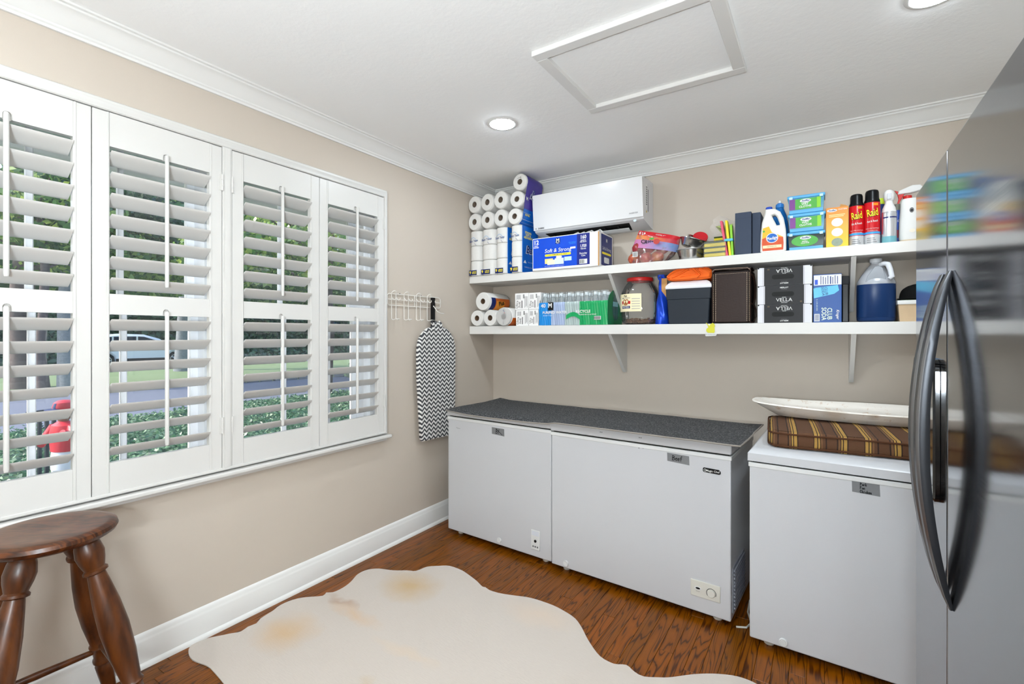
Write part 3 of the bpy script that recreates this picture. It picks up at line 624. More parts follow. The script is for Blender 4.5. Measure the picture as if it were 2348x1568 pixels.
def hide():
    g = G('cowhide'); v, s = g.xyz(); n1 = g.noise(v, 4, 5, .65); 
    m = g.n('ShaderNodeVectorMath', operation='MULTIPLY'); g.t.links.new(v, m.inputs[0]); m.inputs[1].default_value = (40, 160, 1)
    hair = g.noise(m.outputs[0], 1, 3, .6)
    c = g.mix(g.math('MULTIPLY', hair, .35), lin('#C4BAB0'), lin('#ADA196')); c = g.mix(g.ramp(n1, [(.50, '#000000'), (.72, '#606060')]), c, lin('#B0A393'))
    wz = g.n('ShaderNodeVectorMath', operation='ADD'); g.t.links.new(v, wz.inputs[0]); sc = g.n('ShaderNodeVectorMath', operation='SCALE'); nn = g.n('ShaderNodeTexNoise', {'Scale': 9.0}); g.t.links.new(v, nn.inputs['Vector']); g.t.links.new(nn.outputs['Color'], sc.inputs[0]); sc.inputs['Scale'].default_value = .12
    g.t.links.new(sc.outputs[0], wz.inputs[1])
    def spot(c, x, y, r, sx, st, col):
        a = g.n('ShaderNodeVectorMath', operation='SUBTRACT'); g.t.links.new(wz.outputs[0], a.inputs[0]); a.inputs[1].default_value = (x+.06, y+.06, .06)
        b = g.n('ShaderNodeVectorMath', operation='MULTIPLY'); g.t.links.new(a.outputs[0], b.inputs[0]); b.inputs[1].default_value = (1/sx, 1, 0)
        l = g.n('ShaderNodeVectorMath', operation='LENGTH'); g.t.links.new(b.outputs[0], l.inputs[0])
        return g.mix(g.math('MULTIPLY', g.ramp(g.math('DIVIDE', l.outputs[1], r), [(.1, '#ffffff'), (1, '#000000')]), st), c, lin(col))
    for x, y, r, sx, st, col in ((.30, -1.765, .04, 3.4, .6, '#9a7350'), (.45, -1.80, .055, 4.0, .75, '#C6A888'), (.85, -1.875, .04, 6, .45, '#CDB69B'), (.29, -2.06, .16, 1.1, .85, '#C2A27A'), (.48, -1.46, .17, 1.2, .95, '#B99C72'), (1.2, -1.31, .12, 2, .5, '#CFB79F'), (.86, -2.08, .045, 1, .5, '#BBA688')):
        c = spot(c, x, y, r, sx, st, col)
    g.set(Base_Color=c, Roughness=.9); g.b.inputs['Sheen Weight'].default_value = .3; g.bump(hair, .25, .004); return g.m
def hide_mesh():
    b = bmesh.new(); sm = []; n = len(RUG)
    for i in range(n):
        p0, p1, p2, p3 = (Vector(RUG[(i+k) % n]) for k in (-1, 0, 1, 2))
        m = 4 if (p2-p1).length > .08 else (3 if (p2-p1).length > .045 else 2)
        for k in range(m):
            t_ = k/m; sm.append(.5*((2*p1)+(p2-p0)*t_+(2*p0-5*p1+4*p2-p3)*t_**2+(3*p1-p0-3*p2+p3)*t_**3))
    vs = [b.verts.new((q.x, q.y, 0)) for q in sm]
    for i in range(len(vs)): b.edges.new((vs[i-1], vs[i]))
    bmesh.ops.triangle_fill(b, use_beauty=True, edges=list(b.edges))
    for _ in range(3): bmesh.ops.subdivide_edges(b, edges=[e for e in b.edges if e.calc_length() > .07], cuts=1); bmesh.ops.triangulate(b, faces=list(b.faces))
    bmesh.ops.recalc_face_normals(b, faces=list(b.faces))
    bv = {v for v in b.verts if v.is_boundary}
    for v in b.verts:
        v.co.z = .0065+.0018*noise.noise(Vector((v.co.x*6, v.co.y*6, 0)))
        if v in bv: v.co.z = .0045+.003*max(0, noise.noise(Vector((v.co.x*11, v.co.y*11, 3))))
    r = bmesh.ops.extrude_face_region(b, geom=list(b.faces))
    for v in r['geom']:
        if isinstance(v, bmesh.types.BMVert): v.co.z = .0006
    return MB().bm(b)
tag(ob('cowhide_rug', hide_mesh(), hide()), 'cream cowhide rug with faint tan patches on the oak floor', 'rug')
# ------------------------------------------------------------------ wire hook rack and ironing board on the left wall
WIRE = M('white_wire', '#E3DFD8', .35)
t = thing('wire_hook_rack', 'white wire rack with double hooks on the wall beside the window', 'hook rack', (0, -.95, 1.55))
y0, y1 = -.245, .262
def rr(pts): return [Vector(p) for p in pts]
ob('frame', MB().tube([(.010, y0+.012, .083), (.010, y0, .073), (.010, y0, .018), (.010, y0+.012, .008), (.010, y1-.012, .008), (.010, y1, .018), (.010, y1, .073), (.010, y1-.012, .083), (.010, y0+.012, .083)], .0028, 8)
   .tube([(.013, y0, .046), (.013, y1, .046)], .0028, 8).tube([(.010, .0, .083), (.010, 0, .008)], .0026, 8), WIRE, t)
for hy_ in (-.193, -.082, .032, .141):
    a, b = hy_-.0195, hy_+.0195
    mb = MB().tube([(.014, a, -.080), (.014, a, .085)]+[(.014+.010*math.sin(R(k)), hy_-.0195*math.cos(R(k)), .085+.017*math.sin(R(k))) for k in range(20, 180, 20)]+[(.014, b, .085), (.014, b, -.080)], .0026, 7)
    mb.tube([(.014, a, -.080), (.030, a, -.087), (.050, a+.004, -.081), (.050, b-.004, -.081), (.030, b, -.087), (.014, b, -.080)], .0026, 7)
    for q in (a, b): mb.tube([(.014, q, .060), (.026, q, .050), (.040, q, .040), (.050, q, .044), (.054, q, .056)], .0025, 7)
    ob('hook', mb, WIRE, t)
for q in (-.13, .07): ob('screw', MB().lathe([(.004, 0), (.004, .006), (.002, .008)], (.0, q, .088), 10, axis='x'), M('steel_screw', '#77746e', .4, .8), t)
def chevron():
    g = G('chevron_cloth'); v, s = g.xyz(); 
    yy = g.math('ADD', s[1], g.math('MULTIPLY', g.noise(v, 10, 2), .006)); zz = g.math('ADD', s[2], g.math('MULTIPLY', g.noise(v, 30, 2), .004))
    zig = g.math('PINGPONG', g.math('MULTIPLY', yy, 1/.046), .5); w = g.math('ADD', g.math('MULTIPLY', zz, 1/.030), g.math('MULTIPLY', zig, 1.5))
    f = g.math('GREATER_THAN', g.math('FRACT', w), .50); n = g.noise(v, 260, 2)
    g.set(Base_Color=g.mix(f, g.mix(n, lin('#26262a'), lin('#4a4a4e')), g.mix(n, lin('#C9C7C4'), lin('#F0EEEA'))), Roughness=.9); g.bump(g.noise(v, 14, 3), .5, .012); return g.m
CHEV = chevron()
t = thing('ironing_board', 'small ironing board in a black and white chevron cover hanging from the rack', 'ironing board', (.032, -.765, .62))
out = []
for a_, b_ in ((-.152, .012), (.185, .0), (.192, .02), (.195, .25), (.196, .45), (.199, .60), (.196, .66), (.180, .715), (.150, .755), (.110, .785), (.055, .803), (.02, .808), (-.05, .806), (-.10, .790), (-.15, .757), (-.183, .712), (-.196, .66), (-.199, .60), (-.196, .45), (-.180, .22), (-.166, .03)): out.append((a_, b_))
ob('cover', MB().slab(out, [], .034, ins=.010, plane='yz', c=.012), CHEV, t)
mb = MB(); rng = random.Random(3)
for k in range(9):
    yk = -.052+.0115*k; mb.tube([(.014+.012*math.cos(k*2.1), yk, .755), (.022+.010*math.cos(k*1.7), yk+.002, .79), (.018+.012*math.cos(k*2.6), yk+rng.uniform(-.006, .006), .825), (.012, yk+rng.uniform(-.004, .004), .838+.006*math.sin(k*2))], [.006, .0085, .009, .006], 8)
mb.lathe([(.048, .775), (.053, .80), (.046, .815), (.05, .832)], (.010, -.006, 0), 22, sx=.32, sy=1)
ob('gathered_neck', mb, CHEV, t)
ob('hanger_bar', MB().box(.002, .020, -.052, -.022, .81, 1.008, bev=.002), BLACKP, t)
mb = MB().tube([(.012, -.040, .955), (.030, -.043, .94), (.044, -.03, .912), (.048, .0, .900), (.046, .04, .896)], .0026, 7); ob('wire_hook', mb, WIRE, t)
# ------------------------------------------------------------------ air conditioner
ACW = M('ac_white', '#DADADC', .3); 
t = thing('air_conditioner', 'white wall-mounted split air conditioner above the upper shelf', 'air conditioner', (.95, 0, 2.10))
side = [(-.002, .0), (-.03, .0), (-.195, .030), (-.206, .036), (-.212, .046), (-.222, .10), (-.232, .25), (-.236, .298), (-.228, .312), (-.10, .318), (-.002, .318)]
ob('housing', MB().prism(side, -.415, .415, 'yz'), ACW, t, ang=25)
ob('front_panel', MB().rings([[(x, y, z) for x, y, z in ((-.417, -.2145+o, .047), (.417, -.2145+o, .047), (.417, -.2385+o, .305), (-.417, -.2385+o, .305))] for o in (-.012, 0)]), M('ac_panel', '#DEDEDF', .22), t, smooth=False)
def und(x, s, dn=0): # point on the sloped underside, s 0 at the wall side, 1 at the front
    y = -.050-.138*s; return (x, y, (-y-.03)*.030/.165-.0004-dn)
ob('air_outlet', MB().rings([[und(-.335, .02, .0008), und(.285, .02, .0008), und(.305, .92, .0008), und(-.345, .92, .0008)], [und(-.335, .02, 0), und(.285, .02, 0), und(.305, .92, 0), und(-.345, .92, 0)]]), M('outlet_black', '#08080a', .6), t, smooth=False)
ob('flap', MB().sheet(20, 6, lambda u, v: (-.33+.615*u, -.062-.062*v, -.010-.006*math.sin(math.pi*v)+.012*v), (0, 0, .004)), M('ac_flap', '#D9DBDD', .2), t)
for k in range(6): ob('guide_vane', MB().box(-.28+.1*k, -.277+.1*k, -.165, -.115, .008, .020), BLACKP, t, smooth=False)
text('DAIKIN', .0105, INK, t, (-.352, -.2315, .058), bold=.03, shear=.2); strokes([[(-.397, .053), (-.397, .063), (-.389, .058), (-.397, .053)]], .002, INK, t, (0, -.2315, 0), name='logo_mark')
text('INVERTER', .0095, GREYT, t, (.352, -.2325, .075), shear=.3)
ovalplate('sensor', .355, .030, .011, .008, M('sensor_blue', '#CFE0EC', .2), t, y=-.2085); text('DAIKIN', .004, GREYT, t, (.37, -.204, .019))
plate('rating_label', -.165, -.135, .13, .275, M('rating_label_mat', '#E9E9E6', .5), t, y=.415, face='R')
for k in range(9): plate('label_line', -.162+.0003*k, -.138, .138+.0145*k, .146+.0145*k, GREYT, t, y=.4155, face='R')
plate('label_line', -.120, -.108, .10, .25, GREYT, t, y=.4153, face='R')
ob('warning_mark', MB().prism([(-.160, .088), (-.140, .088), (-.150, .108)], .415, .4156, 'yz'), M('warn_yellow', '#C9A93C', .5), t, smooth=False)
# ------------------------------------------------------------------ toilet paper packs
LOGO = M('logo_blue', '#27427F', .5); BATH = M('bath_blue', '#0C62BE', .35, var=.25, vs=10); PURP = M('pack_purple', '#42338F', .35, var=.12, vs=12)
CORE = M('roll_core', '#8a7a6a', .9)
PKL = ['first standing toilet paper pack, against the left wall', 'second standing toilet paper pack from the left wall', 'third standing toilet paper pack, blue side strip just visible', 'fourth standing toilet paper pack, with its blue printed side in view']
for (x0, x1), lab in zip(((.004, .116), (.119, .250), (.253, .366), (.390, .496)), PKL):
    t = thing('toilet_paper_pack', lab, 'toilet paper', ((x0+x1)/2, -.345, US), group='toilet paper packs standing on the upper shelf')
    hw = (x1-x0)/2; h = .118
    for k in range(3):
        for dpt in (0, 1):
            ob('roll', MB().lathe([(.3, 0), (.46, .001), (.5, .006), (.5, .112), (.46, .117), (.3, .117)], (0, .0625+dpt*.124, .001+h*k), 28, sx=hw*1.96, sy=.122, p=2.6), PAPER, t)
    if x0 > .2:
        w_ = ob('printed_side', MB().box(hw*.97, hw*.995, .018, .245, .004, .352, bev=.003, seg=2), BATH, t)
        text('Bath', .062, WHITEP, w_, (hw*.996, .14, .175), 'R', shear=.25, bold=.03); text('Bath', .058, NAVY, w_, (hw*.9965+.0004, .143, .177), 'R', shear=.25, bold=.02)
        text('STRONG\nSOFT &\nABSORBENT', .016, YEL, w_, (hw*.996, .10, .285), 'R', bold=.03, lead=.85)
        ob('mountain_mark', MB().prism([(.03, .075), (.075, .075), (.055, .098)], hw*.995, hw*.9955, 'yz'), WHITEP, w_, smooth=False); text('Member\'s Mark', .008, WHITEP, w_, (hw*.996, .13, .085), 'R')
        text('9 LARGE ROLLS  2-PLY', .008, WHITEP, w_, (hw*.996, .10, .045), 'R')
    text('Bath Tissue', .0165, LOGO, t, (-.004, -.0014, .275), rot=5, sx=.72*hw/.055, shear=.2, bold=.02)
    strokes([[(-.036+.008*k, .245+.020*math.sin(k*.45)+.02) for k in range(9)]], .002, SKYB, t, (0, -.0022, .018), name='arc')
    strokes([[(.005, .257), (.022, .238)]], .0022, LOGO, t, (0, -.0022, 0), name='arc')
    lb = plate('count_label', -hw*.86, hw*.45, .008, .046, NAVY, t, y=-.0012); text('9', .022, YEL, lb, (-hw*.66, -.0006, .027), bold=.04); text('LARGE\nROLLS', .0095, YEL, lb, (hw*.02, -.0006, .027), bold=.04, lead=.85)
LYL = ['first lying toilet paper pack, two rolls high, in the corner', 'second lying toilet paper pack, two rolls high', 'third lying toilet paper pack, two rolls high, left of the purple pack', 'purple-wrapped toilet paper pack, three rolls high, reaching the ceiling']
def tp_roll(parent, x, z, r, y1, sv=1.0):
    mb = MB()
    prof = [(.021, .0), (.0215, -.003), (r*.6, -.0045), (r*.90, -.003), (r*.985, .004), (r, .014), (r, y1-.01), (r*.96, y1)]
    mb.lathe([(r_, y_) for r_, y_ in prof], (x, 0, z), 32, sx=1, sy=sv, axis='y', cap0=False); o = ob('roll', mb, PAPER, parent)
    ob('core', MB().lathe([(.0205, .0), (.0205, .05)], (x, 0, z), 20, axis='y', cap0=False, cap1=True), CORE, o)
for i, (cs_, lab) in enumerate(zip(([(.064, 2.2505), (.064, 2.3875)], [(.188, 2.2505), (.188, 2.3875)], [(.312, 2.2505), (.312, 2.3875)], [(.438, 2.2455), (.458, 2.3705), (.484, 2.494)]), LYL)):
    xm = cs_[0][0]; t = thing('toilet_paper_pack', lab, 'toilet paper', (xm, -.345, US+.356), group='toilet paper packs lying on top of the standing ones')
    for k, (x, z) in enumerate(cs_): tp_roll(t, x-xm, z-US-.356, .0618, .29 if i < 3 else .235, 1.10 if i < 3 else 1.0)
    if i == 3:
        q = [(x-xm, z-US-.356) for x, z in cs_]; r = .0632
        pl = [(q[0][0]+r*math.cos(R(a)), q[0][1]+r*math.sin(R(a))) for a in (-60, -35, -10)]+[((q[0][0]+q[1][0])/2+r, (q[0][1]+q[1][1])/2-.01), (q[1][0]+r, q[1][1])]+[(q[2][0]+r*math.cos(R(a)), q[2][1]+r*math.sin(R(a))) for a in (0, 20, 40, 60, 80, 95)]
        bands = [(0, 4, BATH), (3, len(pl), PURP)]
        for a, b, m in bands:
            seg = pl[a:b]; mb = MB(); mb.rings([[(x, .012, z) for x, z in seg], [(x, .230, z) for x, z in seg], [(x-.001, .230, z-.0005) for x, z in seg], [(x-.001, .012, z-.0005) for x, z in seg]], False, False, False); w_ = ob('wrapper', mb, m, t)
        def onside(s): # s in 0..1 along the wrapper between roll 1 and roll 3
            a, b = Vector((q[0][0]+r, q[0][1])), Vector((q[2][0]+r, q[2][1])); p = a.lerp(b, s); return (p.x+.0015, p.y)
        for s_, yb, h_, tx, m_, ro, sh in ((.74, .105, .044, 'Tissue', WHITEP, 66, .2), (.74, .1075, .041, 'Tissue', LOGO, 66, .2), (.50, .035, .026, 'M', WHITEP, 0, 0), (.08, .07, .013, 'STRONGER\nSOFTER', YEL, 0, 0)):
            X, Z = onside(s_); text(tx, h_, m_, t, (X+(.0008 if m_ == LOGO else 0), yb, Z), 'R', rot=ro, shear=sh, bold=.03)
        strokes([[(-.018, .012), (.012, .022)], [(.015, .0), (.012, .022)]], .002, INK, t, (q[2][0], -.006, q[2][1]+.012), name='tape_mark')
# ------------------------------------------------------------------ facial tissue case
t = thing('facial_tissue_case', 'blue wrapped case of facial tissue boxes under the air conditioner', 'tissue box', (.848, -.342, US))
hw, hh, dd = .260, .235, .245
ob('tissue_boxes', MB().box(-hw, hw, .0, dd, 0, hh, bev=.006, seg=3), M('tissue_carton_white', '#E8E6E4', .55, var=.06, vs=30), t)
p_ = plate('front_print', -hw+.008, hw-.075, .018, hh-.006, BLUEP, t, y=-.0002); d_ = plate('dark_print', hw-.164, hw-.070, .018, hh-.004, M('deep_blue_print', '#16237A', .35), t, y=-.0007)
text('12', .030, WHITEP, p_, (-hw+.034, -.0006, hh-.032), bold=.05); text('FLAT\nBOXES', .0095, WHITEP, p_, (-hw+.034, -.0006, hh-.062), bold=.04, lead=.85)
text('Soft & Strong', .027, WHITEP, p_, (-.052, -.0006, .135), bold=.01, shear=.15)
yb = plate('yellow_banner', -.155, .050, .096, .112, YEL, p_, y=-.0004, corner=.007); text('3-PLY PREMIUM FACIAL TISSUE', .0075, NAVY, yb, (-.052, -.0006, .104), bold=.02)
lg = plate('maker_logo', -.070, -.034, .180, .218, NAVY, p_, y=-.0004); text('M', .024, WHITEP, lg, (-.052, -.0006, .202), bold=.04); text('Member\'s\nMark', .006, WHITEP, lg, (-.052, -.0006, .186), lead=.8)
for k, (bx_, bz_, bw_, bh_, m_) in enumerate(((-.155, .045, .065, .035, 'f0d487'), (-.135, .036, .06, .034, 'e6e2c4'), (-.075, .036, .07, .042, 'cfe3f2'), (.0, .055, .055, .028, 'bcd8ee'))):
    plate('tissue_box_picture', bx_, bx_+bw_, bz_, bz_+bh_, M('pic_'+m_, m_, .5, var=.1, vs=60), p_, y=-.0004-.0002*k)
plate('tissue_picture', -.065, -.020, .078, .094, WHITEP, p_, y=-.0008, corner=.007)
text('3-PLY TISSUES, 12 BOXES, 160 SHEETS PER BOX', .0052, WHITEP, p_, (-.08, -.0006, .026)); text('SKIN FRIENDLY\nUNSCENTED', .006, SKYB, p_, (.062, -.0006, .175)); plate('white_tab', .045, .085, .135, .148, WHITEP, p_, y=-.0004)
text('160', .025, WHITEP, d_, (hw-.117, -.0006, .205), bold=.04, sx=.85); text('SHEETS\nPER BOX', .0085, WHITEP, d_, (hw-.117, -.0006, .178), bold=.03, lead=.85)
text('1,920', .019, WHITEP, d_, (hw-.117, -.0006, .146), bold=.04, sx=.8); text('TISSUES', .0085, WHITEP, d_, (hw-.117, -.0006, .126), bold=.03)
text('Everyday\nCare', .0125, WHITEP, d_, (hw-.117, -.0006, .088), bold=.02, lead=.85, sx=.85)
bc = plate('barcode', hw-.146, hw-.088, .024, .056, WHITEP, d_, y=-.0003)
for k in range(9): plate('bar', hw-.144+.004*k, hw-.1425+.004*k+(.0006 if k % 3 else 0), .027, .053, INK, bc, y=-.0005)
plate('cardboard_edge', hw-.010, hw-.001, .003, hh-.004, CARD, t, y=-.0004)
s_ = plate('side_print', .03, .225, .012, hh-.012, M('side_navy_print', '#16286F', .35, var=.1), t, y=hw+.0003, face='R')
text('Soft & Strong', .022, WHITEP, t, (hw+.0014, .125, .128), 'R', shear=.15, sx=.9); plate('yellow_banner', .045, .205, .088, .103, YEL, t, y=hw+.0008, face='R', corner=.006); text('M', .024, WHITEP, t, (hw+.0014, .125, .185), 'R', bold=.04); plate('tissue_picture', .08, .17, .03, .07, WHITEP, t, y=hw+.0008, face='R', corner=.01)
mb = MB(); rng = random.Random(5)
for k in range(5):
    c0 = (.05+.04*k+rng.uniform(-.01, .01), .06+.03*rng.random(), hh-.002); mb.tube([c0, (c0[0]-.02, c0[1], hh+.012), (c0[0]+.005, c0[1]+.02, hh+.028), (c0[0]+.03, c0[1]+.01, hh+.004)], [.010, .008, .005, .008], 7)
ob('gathered_film', mb, clear_film('milky_film', '#F4F2EE', .45, .15), t)
# ------------------------------------------------------------------ bag of apples
def apple_mat():
    g = G('apple_skin'); v, s = g.xyz(); oi = g.n('ShaderNodeObjectInfo'); n = g.noise(v, 28, 3)
    f = g.math('ADD', g.math('MULTIPLY', n, .6), g.math('MULTIPLY', oi.outputs['Random'], .35))
    g.set(Base_Color=g.ramp(f, [(.3, '#8a2430'), (.55, '#a83a36'), (.8, '#d08a3e')]), Roughness=.3); return g.m
AP = apple_mat()
t = thing('apple_bag', 'clear printed bag of red apples between tissue case and steel bowls', 'fruit bag', (1.435, -.305, US))
for k, (ax_, ay_, az_) in enumerate(((-.118, .045, .039), (-.04, .045, .040), (.035, .05, .040), (-.085, .115, .042), (.0, .12, .043), (-.095, .06, .105), (-.02, .07, .108), (.05, .10, .100))):
    ap = ob('apple', MB().lathe([(0, -.028), (.012, -.033), (.028, -.031), (.037, -.015), (.039, .004), (.034, .022), (.022, .031), (.008, .030), (0, .024)], n=20, cap0=False, cap1=False), AP, t, (ax_, ay_, az_), (rng.uniform(-.8, .8), rng.uniform(-.8, .8), k))
bagpts = [(-.160, .03), (-.150, .004), (-.06, .001), (.06, .004), (.125, .03), (.155, .085), (.172, .155), (.12, .172), (.03, .19), (-.085, .228), (-.105, .18), (-.125, .12), (-.152, .075)]
bagf = MB()
def bag_pt(u, v):
    # left/right outline per height
    H = [(.0, -.150, .07), (.04, -.160, .128), (.09, -.150, .157), (.13, -.128, .168), (.155, -.118, .172), (.172, -.110, .125), (.19, -.102, .03), (.228, -.090, -.083)]
    z = v*.225; 
    for (z0, l0, r0), (z1, l1, r1) in zip(H[:-1], H[1:]):
        if z <= z1: f = (z-z0)/(z1-z0); l = l0+(l1-l0)*f; r = r0+(r1-r0)*f; break
    x = l+(r-l)*u; bul = (1-(2*u-1)**4)*(max(0, 1-v*1.05)**.5)
    return x, bul, z
def bag_side(sgn):
    return MB().sheet(16, 16, lambda u, v: (bag_pt(u, v)[0], .078+sgn*(.004+.085*bag_pt(u, v)[1])+.004*math.sin(u*17+v*11), max(.001, bag_pt(u, v)[2])))
fb = bag_side(-1); bb = bag_side(1); fb.add(bb.v, bb.f)
FRF = clear_film('bag_film', '#F3D8D2', .12, .12); fo = ob('film', fb, FRF, t)
def band(v0, v1, m, nm, off=.0015):
    return ob(nm, MB().sheet(16, 5, lambda u, w_: (lambda b: (b[0], .078-(.004+.085*b[1])+.004*math.sin(u*17+(v0+(v1-v0)*w_)*11)-off, b[2]))(bag_pt(u, v0+(v1-v0)*w_))), m, t)
# slanted printed header: red strip along the top edge, orange then purple-to-blue print below it
def slant(f0, f1, m, nm, off):
    A, B = Vector((-.090, .228)), Vector((.172, .155)); C_, D_ = Vector((-.140, .115)), Vector((.150, .060))
    def fn(u, v):
        f = f0+(f1-f0)*v; p = A.lerp(B, u).lerp(C_.lerp(D_, u), f); bul = (1-(2*u-1)**4)*(max(0, 1-(p.y/.225)*1.05)**.5); return (p.x, .078-(.004+.085*bul)-off-.003*math.sin(u*9+f*4), p.y)
    return ob(nm, MB().sheet(18, 6, fn, (0, .0006, 0)), m, t), fn
def grad(name, c0, c1):
    g = G(name); v, s = g.xyz(); f = g.math('ADD', g.math('MULTIPLY', s[0], 3.2), .5); g.set(Base_Color=g.mix(g.math('ADD', f, g.math('MULTIPLY', g.math('SUBTRACT', g.noise(v, 25, 3), .5), .8), True), lin(c0), lin(c1)), Roughness=.25); return g.m
r_, fnr = slant(0, .26, REDP, 'red_header', .004); slant(.26, .50, grad('orange_fade', '#E8964A', '#C23A4C'), 'orange_band', .004); pb, fnp = slant(.50, 1.0, grad('purple_fade', '#D779A8', '#6C8FC0'), 'purple_band', .004)
p0 = fnr(.2, .5); text('4 LB', .017, WHITEP, t, (p0[0]-.02, p0[1]-.002, p0[2]), rot=-16, bold=.04); p0 = fnr(.62, .5); text('COSMIC APPLES', .008, WHITEP, t, (p0[0], p0[1]-.002, p0[2]), rot=-16)
p0 = fnp(.36, .28); text('CRISP', .024, M('crisp_ink', '#2b1f2a', .5), t, (p0[0], p0[1]-.003, p0[2]), rot=-14, bold=.03)
ovalplate('apple_picture', .045, .128, .020, .017, M('pic_apple', '#B8423C', .4), t, y=-.010); ovalplate('leaf_picture', .012, .150, .016, .007, GREENP, t, y=-.004)
ob('barcode_sticker', MB().box(-.108, -.075, -.0145, -.0135, .042, .074), WHITEP, t, smooth=False)
for k in range(7): plate('bar', -.104+.0036*k, -.1025+.0036*k, .045, .071, INK, t, y=-.0148)
# ------------------------------------------------------------------ steel bowls, sponges, strips, box files
CHR = steel('bowl_steel', .16, '#c4c4c2')
def bowl(parent, r0, r1, h, sq=1.0):
    return ob('basin', MB().lathe([(0, .002), (r0*.9, .002), (r0, .004), (r1*.97, h-.004), (r1+.004, h), (r1+.004, h+.002), (r1-.002, h+.001), (r1*.95, h-.006), (r0*.97, .008), (r0*.9, .005), (0, .005)], n=40, cap0=False, cap1=False), CHR, parent)
t = thing('steel_bowl', 'stainless steel bowl standing upright on the upper shelf', 'bowl', (1.668, -.215, US)); bowl(t, .070, .088, .068)
t = thing('steel_bowl', 'tilted stainless steel bowl nested on top of the upright one', 'bowl', (1.662, -.205, US+.088)); b_ = bowl(t, .058, .078, .046); t.rotation_euler = (R(-4), R(17), 0)
t = thing('steel_pan', 'small shiny steel pan leaning on the stacked bowls', 'pan', (1.698, -.20, US+.128)); o_ = ob('basin', MB().lathe([(0, 0), (.055, 0), (.062, .004), (.064, .018), (.067, .020), (.062, .020), (.058, .006), (0, .004)], n=36, cap0=False, cap1=False), CHR, t); t.rotation_euler = (R(10), R(26), 0)
t = thing('container_lid', 'round red plastic lid behind the steel bowls', 'lid', (1.712, -.170, US+.150)); ob('disc', MB().lathe([(0, .006), (.036, .006), (.040, .009), (.044, .009), (.046, .004), (.045, 0), (.04, -.004), (0, -.004)], n=36, cap0=False, cap1=False), M('red_plastic', '#C5222B', .35), t); t.rotation_euler = (R(52), R(24), 0)
SPY = M('sponge_yellow', '#E6D23C', .9, var=.08, vs=120, bump=.5, bs=260); SPG = M('scour_green', '#3f4f2c', .95, var=.2, vs=200)
t = thing('sponge_pack', 'stack of yellow scrub sponges in clear film at the shelf edge', 'sponges', (1.820, -.302, US))
for k in range(3):
    s_ = ob('sponge', MB().box(-.060, .060, 0, .075, .004+.030*k, .026+.030*k, bev=.006, seg=2), SPY, t); ob('scour_layer', MB().box(-.060, .060, .0, .075, .026+.030*k, .0335+.030*k, bev=.002, seg=1), SPG, s_)
ob('film', MB().box(-.064, .064, -.004, .079, .001, .100, bev=.012, seg=3), FILM, t)
t = thing('sponge_pack', 'crumpled clear sponge package with a green card behind the yellow sponges', 'sponges', (1.850, -.215, US))
for k in range(4): s_ = ob('sponge', MB().box(-.05, .05, 0, .06, .004+.034*k, .028+.034*k, bev=.006), SPY, t); ob('scour_layer', MB().box(-.05, .05, 0, .06, .028+.034*k, .036+.034*k, bev=.002, seg=1), SPG, s_)
ob('header_card', MB().prism([(-.04, .20), (.06, .205), (.05, .10), (.02, .12)], -.006, -.005, 'xz'), M('green_card', '#A9B96A', .5), t, smooth=False)
ob('film', MB().sheet(12, 12, lambda u, v: (-.06+.13*u+.01*math.sin(v*9), -.012+.01*math.sin(u*13+v*7), .13+.11*v+.02*math.sin(u*5))), FILM, t)
t = thing('strip_bundle', 'upright bundle of pink, yellow and green strips held by a pale blue clip', 'strips', (1.900, -.300, US))
for i, (m_, x0, lean, hgt) in enumerate((('#D9566F', -.012, -.155, .215), ('#F0DA2E', .004, -.105, .214), ('#8CCB3A', .016, -.05, .185))):
    mb = MB().box(-.0065, .0065, 0, .045, 0, hgt, bev=.002, seg=2); o_ = ob('strip', mb, M('strip_'+m_, m_, .5), t, (x0, .004*i, 0), (0, lean, 0))
ob('clip', MB().box(-.028, .020, -.004, .050, .088, .104, bev=.004), M('clip_blue', '#58B7CE', .4), t)
SLATE = M('slate_box', '#3C4658', .6, var=.04, vs=20)
for x0, x1, yf, zt, lab in ((1.931, 2.016, -.302, .246, 'wide slate-blue box file standing on the upper shelf'), (2.019, 2.062, -.282, .240, 'narrow slate-blue box file beside the white cleaner bottle')):
    t = thing('box_file', lab, 'box file', ((x0+x1)/2, yf, US), group='slate-blue box files'); w2 = (x1-x0)/2
    ob('case', MB().box(-w2, w2, 0, .23, 0, zt, bev=.0025, seg=2), SLATE, t); ob('lid_seam', MB().box(-w2-.0003, w2+.0003, -.0003, .2303, zt-.035, zt-.034), M('slate_dark', '#333a48', .6), t, smooth=False)
# ------------------------------------------------------------------ cleaner bottles
def handle_bottle(t, W_, H_, dp, body, cap, hole=True):
    w = W_/2
    o = [(-w*.92, 0), (w*.92, 0), (w, .012), (w*1.0, H_*.35), (w*.96, H_*.5), (w*.80, H_*.72), (w*.55, H_*.86), (w*.15, H_*.93), (-.16*w, H_*.94), (-.58*w, H_*.94), (-.62*w, H_*.86), (-w*.86, H_*.66), (-w*.96, H_*.4), (-w, .012)]
    hl = [[(-.10*w, H_*.80), (.12*w, H_*.81), (.30*w, H_*.76), (.52*w, H_*.60), (.50*w, H_*.575), (.28*w, H_*.575), (.02*w, H_*.72)]] if hole else []
    ob('bottle_body', MB().slab(o, hl, dp, ins=dp*.10, plane='xz', c=dp/2), body, t)
    ob('cap', MB().lathe([(.0165, H_*.925), (.0175, H_*.93), (.0175, H_*.985), (.015, H_*1.0), (0, H_*1.0)], (-.34*w, dp/2, 0), 20, cap1=False), cap, t)
t = thing('cleaner_bottle', 'white handled floor cleaner bottle with a blue cap and orange label', 'bottle', (2.125, -.303, US))
